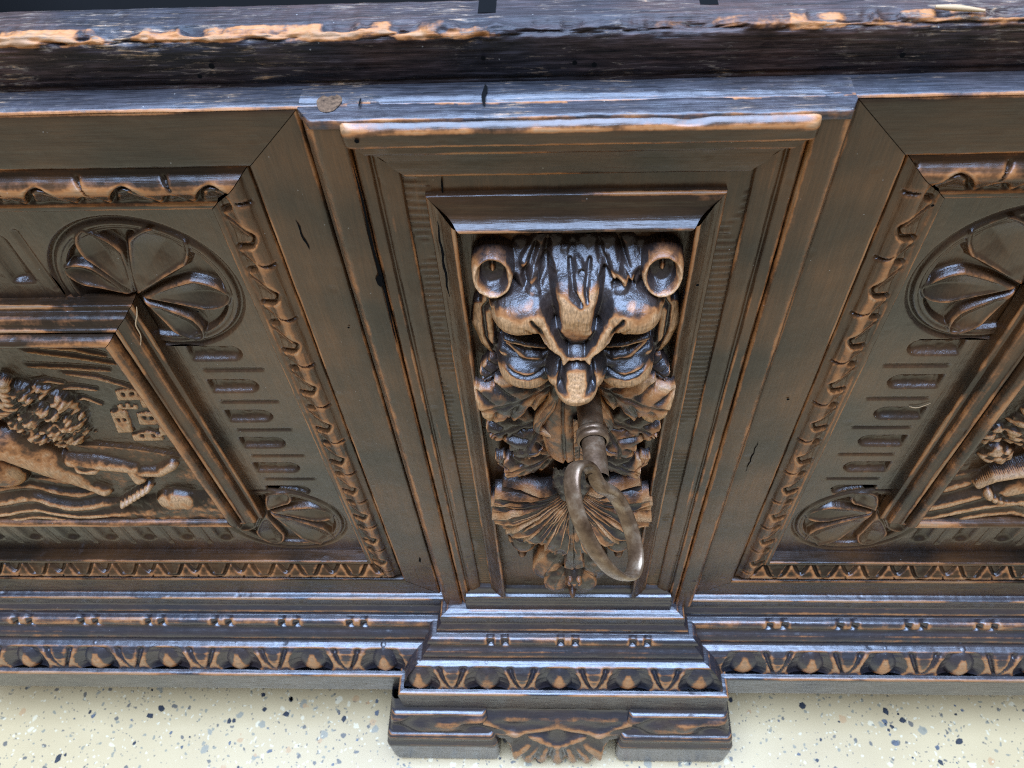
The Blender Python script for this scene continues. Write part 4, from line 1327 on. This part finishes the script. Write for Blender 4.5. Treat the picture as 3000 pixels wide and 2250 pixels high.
def base_run(name, prof, xa, xb, off, mat, parent, vis, carve=None, ret=None, fine=1.2, pstep=0.7, ph=0.0, wamp=1.35, tanw=None):
    """moulding running along X; off = extra projection; ret=(xl,xr): ends follow the mitred returns"""
    q, nrm, wr, ss = resample(upr(prof), pstep)
    s = svals(xa, xb, vis[0], vis[1], fine)
    U = q[:, 0][None] + 0 * s[:, None]; Y = q[:, 1][None] + 0 * s[:, None]
    S = s[:, None] + 0 * U
    if ret is not None:
        S = (ret[0] + Y) + ((s - xa) / (xb - xa))[:, None] * (ret[1] - ret[0] - 2 * Y)
    dsp = 0.35 * (fbm(S * 0.02 + ph, U * 0.05, 2) - 0.5) + 0.25 * (fbm(S * 0.15 + ph, U * 0.4, 2) - 0.5)
    w = wr[None] * np.clip(-0.30 + 1.6 * fbm(S * 0.03 + ph * 3, U * 0.3 + 7, 3), 0, 1.0) * wamp
    if carve is not None:
        cv = carve(S, U)
        w = w + np.clip(convex(cv, 0.8, 1.2) * 0.8, 0, 0.6) - 0.5 * (cv < -1.2)
        dsp = dsp + cv
        if tanw is not None:
            w = w + tanw(U) * (cv > -0.8)
    P = np.stack([S, Y + nrm[:, 1][None] * dsp - off, -(U + nrm[:, 0][None] * dsp)], -1)
    return grid(name, P, mat, parent, np.clip(w, 0, 1))


def base_return(prof, xe, sgn, off, mat, parent, pstep=0.9):
    """short mitred end running back into the chest"""
    q, nrm, wr, ss = resample(upr(prof), pstep)
    f = np.linspace(0, 1, 14)
    U = q[:, 0][None] + 0 * f[:, None]; Yp = q[:, 1][None] + 0 * f[:, None]
    X = xe + sgn * (-Yp)
    Y = (Yp - off) + f[:, None] * (off + 6.0)
    P = np.stack([X, Y, -U], -1)
    return grid('moulding_return', P, mat, parent, np.clip(wr[None] * (0.4 + 0.5 * fbm(Y * 0.1, U * 0.3)), 0, 1))


def egg_mesh():
    n, m = 22, 25
    a = np.linspace(0, 1, n); th = np.linspace(0, 2 * math.pi, m)
    A, T = np.meshgrid(a, th, indexing='ij')
    r = np.sin(A * math.pi / 2)
    x = 12.2 * r * np.cos(T) * np.where(np.sin(T) > 0, 1 - 0.38 * np.clip(np.sin(T), 0, 1) ** 1.5 * r, 1)
    y = 12.0 * r * np.sin(T) * np.where(np.sin(T) > 0, 1.12, 0.92)
    z = 6.4 * np.cos(A * math.pi / 2) - 2.0 * np.clip(np.abs(x) / 12, 0, 1) + 0.3 * (vnoise(x * .4 + 50, y * .4 + 50) - .5)
    w = 0.75 * np.exp(-((x / (2.0 + 0.42 * np.clip(3 - y, 0, 20))) ** 4)) * sstep(7, 2, y) + 0.05
    return x, y, z, w, A.shape


def make_egg(cx, off, parent, sc_=1.0):
    x, y, z, w, shp = egg_mesh()
    x = x * sc_ * random.uniform(0.86, 1.06)
    z = z * random.uniform(0.75, 1.08)
    y = y * random.uniform(0.92, 1.05)
    cx = cx + random.uniform(-1.2, 1.2)
    # frame on the ovolo: slope direction (Y,Z), outward normal
    dY, dZ = -12.2, -18.8
    L = math.hypot(dY, dZ); dY /= L; dZ /= L
    nY, nZ = dZ, -dY
    c = (-27.6 - off, -577.6)
    P = np.stack([cx + x, c[0] - dY * y + nY * (z - 1.9), c[1] - dZ * y + nZ * (z - 1.9)], -1)
    P[..., 0] += 0.4 * (vnoise(P[..., 2] * 0.3 + cx, x * 0.2 + 30) - 0.5)
    return grid('egg', P, W_BASE, parent, np.clip(w * random.uniform(0.5, 1.15), 0, 1))


tan_o = lambda U: 0.42 * np.exp(-((U - 580) / 4.5) ** 2)
tan_b = lambda U: 0.25 * np.exp(-((U - 552.5) / 2.2) ** 2)
XL, XR = -76.0, 80.5
OFF = 12.5
eL = [-125.3 - 52.4 * k for k in range(7)]
eR = [130.2, 175.5, 226.5, 279.0, 331.0, 383.0]
eC = [-99.5, -50.5, -0.6, 49.5, 99.0]
bL = [-141.3 - 48.1 * k for k in range(7)]
bR = [150.1, 197.4, 243.5, 290.7, 338, 386]
bC = [-41.7, 6.5, 55.7]
for xa, xb, eggs, beads, vis in ((X0L, -62, eL, bL, (-430, -62)), (66, X1R, eR, bR, (66, 345))):
    m0 = base_run('base_moulding', BP, xa, xb, 0, W_BASE, chest, vis, ph=xa * 0.01)
    base_run('bead_moulding', BEADP, xa, xb, 0, W_BASE, m0, vis, bead_carve(sorted(beads)), ph=xa * 0.01, tanw=tan_b, fine=0.8)
    m1 = base_run('egg_moulding', EGGP, xa, xb, 0, W_BASE, chest, vis, egg_carve(sorted(eggs)), ph=xa * 0.01, tanw=tan_o, fine=0.8, pstep=0.55)
    base_run('plinth', PLP, xa, xb, 0, W_BASE, chest, vis, ph=xa * 0.01, fine=2)
    for e in eggs:
        make_egg(e, 0, m1)
m0 = base_run('base_moulding', BP, -140, 140, OFF, W_BASE, chest, (-140, 140), ret=(XL, XR), ph=4.4)
base_return(BP, XL, -1, OFF, W_BASE, m0); base_return(BP, XR, 1, OFF, W_BASE, m0)
mb = base_run('bead_moulding', BEADP, -140, 140, OFF, W_BASE, m0, (-140, 140), bead_carve(bC), ret=(XL, XR), ph=4.4, tanw=tan_b, fine=0.8)
base_return(BEADP, XL, -1, OFF, W_BASE, m0); base_return(BEADP, XR, 1, OFF, W_BASE, m0)
m1 = base_run('egg_moulding', EGGP, -140, 140, OFF, W_BASE, chest, (-140, 140), egg_carve(eC), ret=(XL, XR), ph=4.4, tanw=tan_o, fine=0.8, pstep=0.55)
base_return(EGGP, XL, -1, OFF, W_BASE, m1); base_return(EGGP, XR, 1, OFF, W_BASE, m1)
for e in eC:
    make_egg(e, OFF, m1)
m2 = base_run('plinth', PLP, -140, 140, OFF, W_BASE, chest, (-140, 140), ret=(XL, XR), ph=4.4, fine=2)
base_return(PLP, XL, -1, OFF, W_BASE, m2); base_return(PLP, XR, 1, OFF, W_BASE, m2)
# sloping sill at the foot of the carved field
SILL = [(3, -500), (1.0, -503.5), (-1.2, -504.4), (-4.5, -507), (-6.4, -511), (-8.8, -511.6), (-9.2, -512.4), (-9.2, -517.5), (-10.5, -519.5), (-10.8, -524.5), (-11, -528.4)]
q, nrm, wr, ss = resample(upr(SILL), 0.6)
s = np.linspace(-66, 80, 120)
U = q[:, 0][None] + 0 * s[:, None]; Y = q[:, 1][None] + 0 * s[:, None]
ins = 11.0 * (1 - sstep(502, 513, U))
S = np.clip(s[:, None] + 0 * U, -62 + ins, 75 - ins)
grid('field_sill', np.stack([S, Y + 0.3 * (fbm(S * 0.05, U * 0.2) - 0.5), -U], -1), W_BASE, chest, np.clip(wr[None] * 0.5 * fbm(S * 0.05, U * .2, 3), 0, 1))

# ------------------------------------------------------------------ foot
FT = [(-46, -612), (-52.0, -619.4), (-55.0, -620.0), (-58.0, -626), (-60.5, -634), (-61.5, -639.5), (-62.3, -640.4), (-64.2, -640.8), (-66.0, -643.0), (-66.6, -646.4), (-66.0, -648.5), (-67.4, -651.0), (-68.6, -652.6), (-69.0, -655), (-69.0, -692.5), (-67.5, -696.2), (-64, -697.0)]


def foot_block(xa, xb):
    q, nrm, wr, ss = resample(upr(FT), 0.8)
    s = np.linspace(0, 1, 110)
    U = q[:, 0][None] + 0 * s[:, None]; Y = q[:, 1][None] + 0 * s[:, None]
    # the ends round over and step with the profile
    proj = np.clip(-Y - 55, 0, 14)
    lo = xa + 6 - 0.55 * proj; hi = xb - 6 + 0.55 * proj
    S = lo + (hi - lo) * s[:, None]
    e = np.minimum(S - lo, hi - S)
    rnd = 3.2 * np.clip(1 - e / 3.2, 0, 1) ** 2
    t = (U - 620) / 20.0
    scroll = 2.3 * np.sin((S - xa) * 0.10 + 2.2 * np.sin(t * 2.4) + t * 2.5) * sstep(0, 0.2, t) * (1 - sstep(0.8, 1.0, t)) + 0.8 * np.sin((S - xa) * 0.21 - t * 4) * sstep(0, 0.2, t) * (1 - sstep(0.8, 1.0, t))
    # lower outer corner rounded off
    low = np.clip((U - 682) / 15, 0, 1) ** 2 * 5.0
    side = np.where(s[:, None] < 0.5, 1, -1)
    S2 = S + side * low * np.clip(1 - e / 8, 0, 1)
    w = np.clip(wr[None] * (0.35 + 0.8 * fbm(S * 0.05, U * 0.2, 3)) + np.clip(scroll * 0.22, 0, 0.4), 0, 1)
    P = np.stack([S2, Y + rnd - scroll, -U], -1)
    f = grid('foot', P, W_BASE, chest, w)
    for k, xe in ((0, None), (-1, None)):
        pts = [tuple(P[k, j]) for j in range(P.shape[1])]
        n = len(pts)
        vs = pts + [(p[0], -6.0, p[2]) for p in pts]
        poly('foot_side', vs, [(j, j + 1, n + j + 1, n + j) for j in range(n - 1)], W_BASE, f, smooth=True)
    return f


foot_block(-129.5, -48.0)
foot_block(45.5, 128.5)


# carved apron with a hanging leaf between the feet
def apron():
    st = 0.8
    xs = np.arange(-56, 54, st); zs = np.arange(-692, -618.5, st)
    X, Z = np.meshgrid(xs, zs, indexing='ij')
    x = X + 1.5
    xa = np.abs(x)
    low = np.interp(xa, [0, 4, 8, 14, 20, 27, 33, 36, 40, 60], [-690, -689, -681, -686, -688, -684, -678, -668, -654, -645])
    inside = Z > low
    h = 50.0 + 7.0 * sstep(-619, -629, Z) + 4.5 * sstep(-629, -645, Z) + 5.5 * sstep(-640, -684, Z)
    wing = sstep(-620, -627, Z) * 3.4 * np.exp(-((Z + 632 + 0.28 * xa) / 4.0) ** 2) - 3.0 * np.exp(-((Z + 641 + 0.10 * xa) / 3.0) ** 2) * (xa > 6)
    wing += 2.6 * np.exp(-((Z + 650 - 0.5 * xa + 6) / 2.6) ** 2)
    lob = np.zeros_like(X)
    for c in (-34, -23, -12, 0, 12, 23, 34):
        lob = np.maximum(lob, 6.0 * np.clip(1 - ((x - c * (0.5 + 0.5 * sstep(-645, -680, Z))) / 6.0) ** 2, 0, 1) * sstep(-640, -664, Z))
    h = h + wing + lob + 1.2 * (fbm(X * .12, Z * .12, 3) - .5)
    h = blur(h, 0.9)
    w = np.clip(convex(h, st, 2.0) * 0.7, 0, 0.8) + 0.6 * sstep(8, 1, Z - low) * (xa < 38)
    P = np.stack([X, -h, Z], -1)
    keep = inside[:-1, :-1] & inside[1:, 1:]
    grid('foot_apron', P, W_BASE, chest, np.clip(w, 0, 1), keep)


apron()
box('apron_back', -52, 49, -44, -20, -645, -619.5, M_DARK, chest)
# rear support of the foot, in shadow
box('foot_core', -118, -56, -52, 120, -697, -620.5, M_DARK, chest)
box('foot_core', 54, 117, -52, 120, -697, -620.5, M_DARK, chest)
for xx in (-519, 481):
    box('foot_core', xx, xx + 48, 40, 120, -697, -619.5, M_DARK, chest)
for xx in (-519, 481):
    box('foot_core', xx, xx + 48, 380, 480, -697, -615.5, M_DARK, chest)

# ------------------------------------------------------------------ small things
a = np.linspace(0, 2 * math.pi, 25)[:-1]
poly('wood_plug', [(-70.5 + 3.9 * math.cos(t) * (1 + 0.1 * math.sin(3 * t)), 1.0 + 5.0 * math.sin(t), -145.7) for t in a], [tuple(range(24))], M_PLUG, chest)


def worm(x, y, z, r, ny=-1, nz=0):
    v = []
    for t in np.linspace(0, 2 * math.pi, 11)[:-1]:
        if nz:
            v.append((x + r * math.cos(t), y + r * math.sin(t), z + 0.4))
        else:
            v.append((x + r * math.cos(t), y - 0.4, z + r * math.sin(t)))
    poly('worm_hole', v, [tuple(range(10))], M_CRACK_SHADE, chest)


for x, y, z, r in ((-60.9, -11.4, -150.8, 0.8), (-107, 9.9, -137.6, 1.0), (-112, 9.9, -141, 0.8), (-22, 9.8, -137, 0.8), (6, 9.6, -139, 0.8), (12, 9.6, -139.8, 0.9), (105, 9.9, -139, 0.9), (141, 9.9, -137.5, 0.9),
                   (105, -0.1, -302, 0.7), (131, 3.0, -192.0, 0.6), (-150, 6.5, -246.5, 0.5), (-86, -0.1, -250, 0.5), (51.5, -10.8, -216, 0.6)):
    worm(x, y, z, r)
crack([(-22.0 + 0.3 * math.sin(1.3 * i), 8.5 - 1.9 * i, -145.2) for i in range(7)], 0.7, chest, n=(0, 0, 1), off=0.1)
crack([(-60.5, 2.5 - 1.2 * i, -145.2) for i in range(5)], 0.4, chest, n=(0, 0, 1), off=0.1)
crack([(-38.0 - 0.1 * i, -2.6 - 0.0 * i, -172 - 1.8 * i) for i in range(5)], 0.45, chest, off=0.4)


def strand(name, pts, r, label, cat):
    c = catmull(pts, 24)
    o = tube(name, c, [r * (0.5 + 0.5 * math.sin(math.pi * min(1, 0.1 + i / 24))) for i in range(24)], M_FIBRE, None, n=6, up=(0.1, -1, 0.2))
    o['label'] = label; o['category'] = cat
    return o


strand('fibre', [(-174.5, 5.8, -243.0), (-175.0, 4.0, -246), (-176.6, 2.0, -250), (-176.2, 0.6, -255), (-177.2, -1.5, -259)], 0.32, 'pale frayed fibre caught on left picture frame corner', 'fibre')
strand('straw', [(112.0, 15.0, -127.2), (118.5, 13.0, -126.7), (125.0, 11.5, -126.8)], 0.9, 'pale straw lying on the worn right end of rim', 'straw')
strand('fibre', [(203 - 33, 11.4, -325), (207 - 33, 11.0, -325.2), (212 - 33, 11.2, -322)], 0.3, 'thin pale fibre on right fluted border beside picture frame', 'fibre')

crack([(-40.8 + 0.25 * math.sin(1.7 * i), -7.4, -186 - 3.2 * i) for i in range(13)], 0.5, chest, off=0.7)
crack([(-93 + 0.15 * i + 0.3 * math.sin(i), -0.1, -192 - 1.6 * i) for i in range(10)], 0.45, chest, off=0.15)
crack([(98.5 - 0.1 * i + 0.3 * math.sin(2 * i), -0.1, -338 - 2.6 * i) for i in range(12)], 0.3, chest, off=0.15)
crack([(-87.5 + 0.25 * math.sin(i), -0.1, -470 - 1.2 * i) for i in range(7)], 0.7, chest, off=0.15)
for xa, xb, ya in ((-23.5, -18.0, 19.0), (44.0, 49.5, 20.5)):
    box('rim_notch_shade', xa, xb, ya, 29.2, RIMZ - 3, RIMZ + 0.35, M_CRACK_SHADE, chest)  # black block painting the shade of a notch; no recess is cut
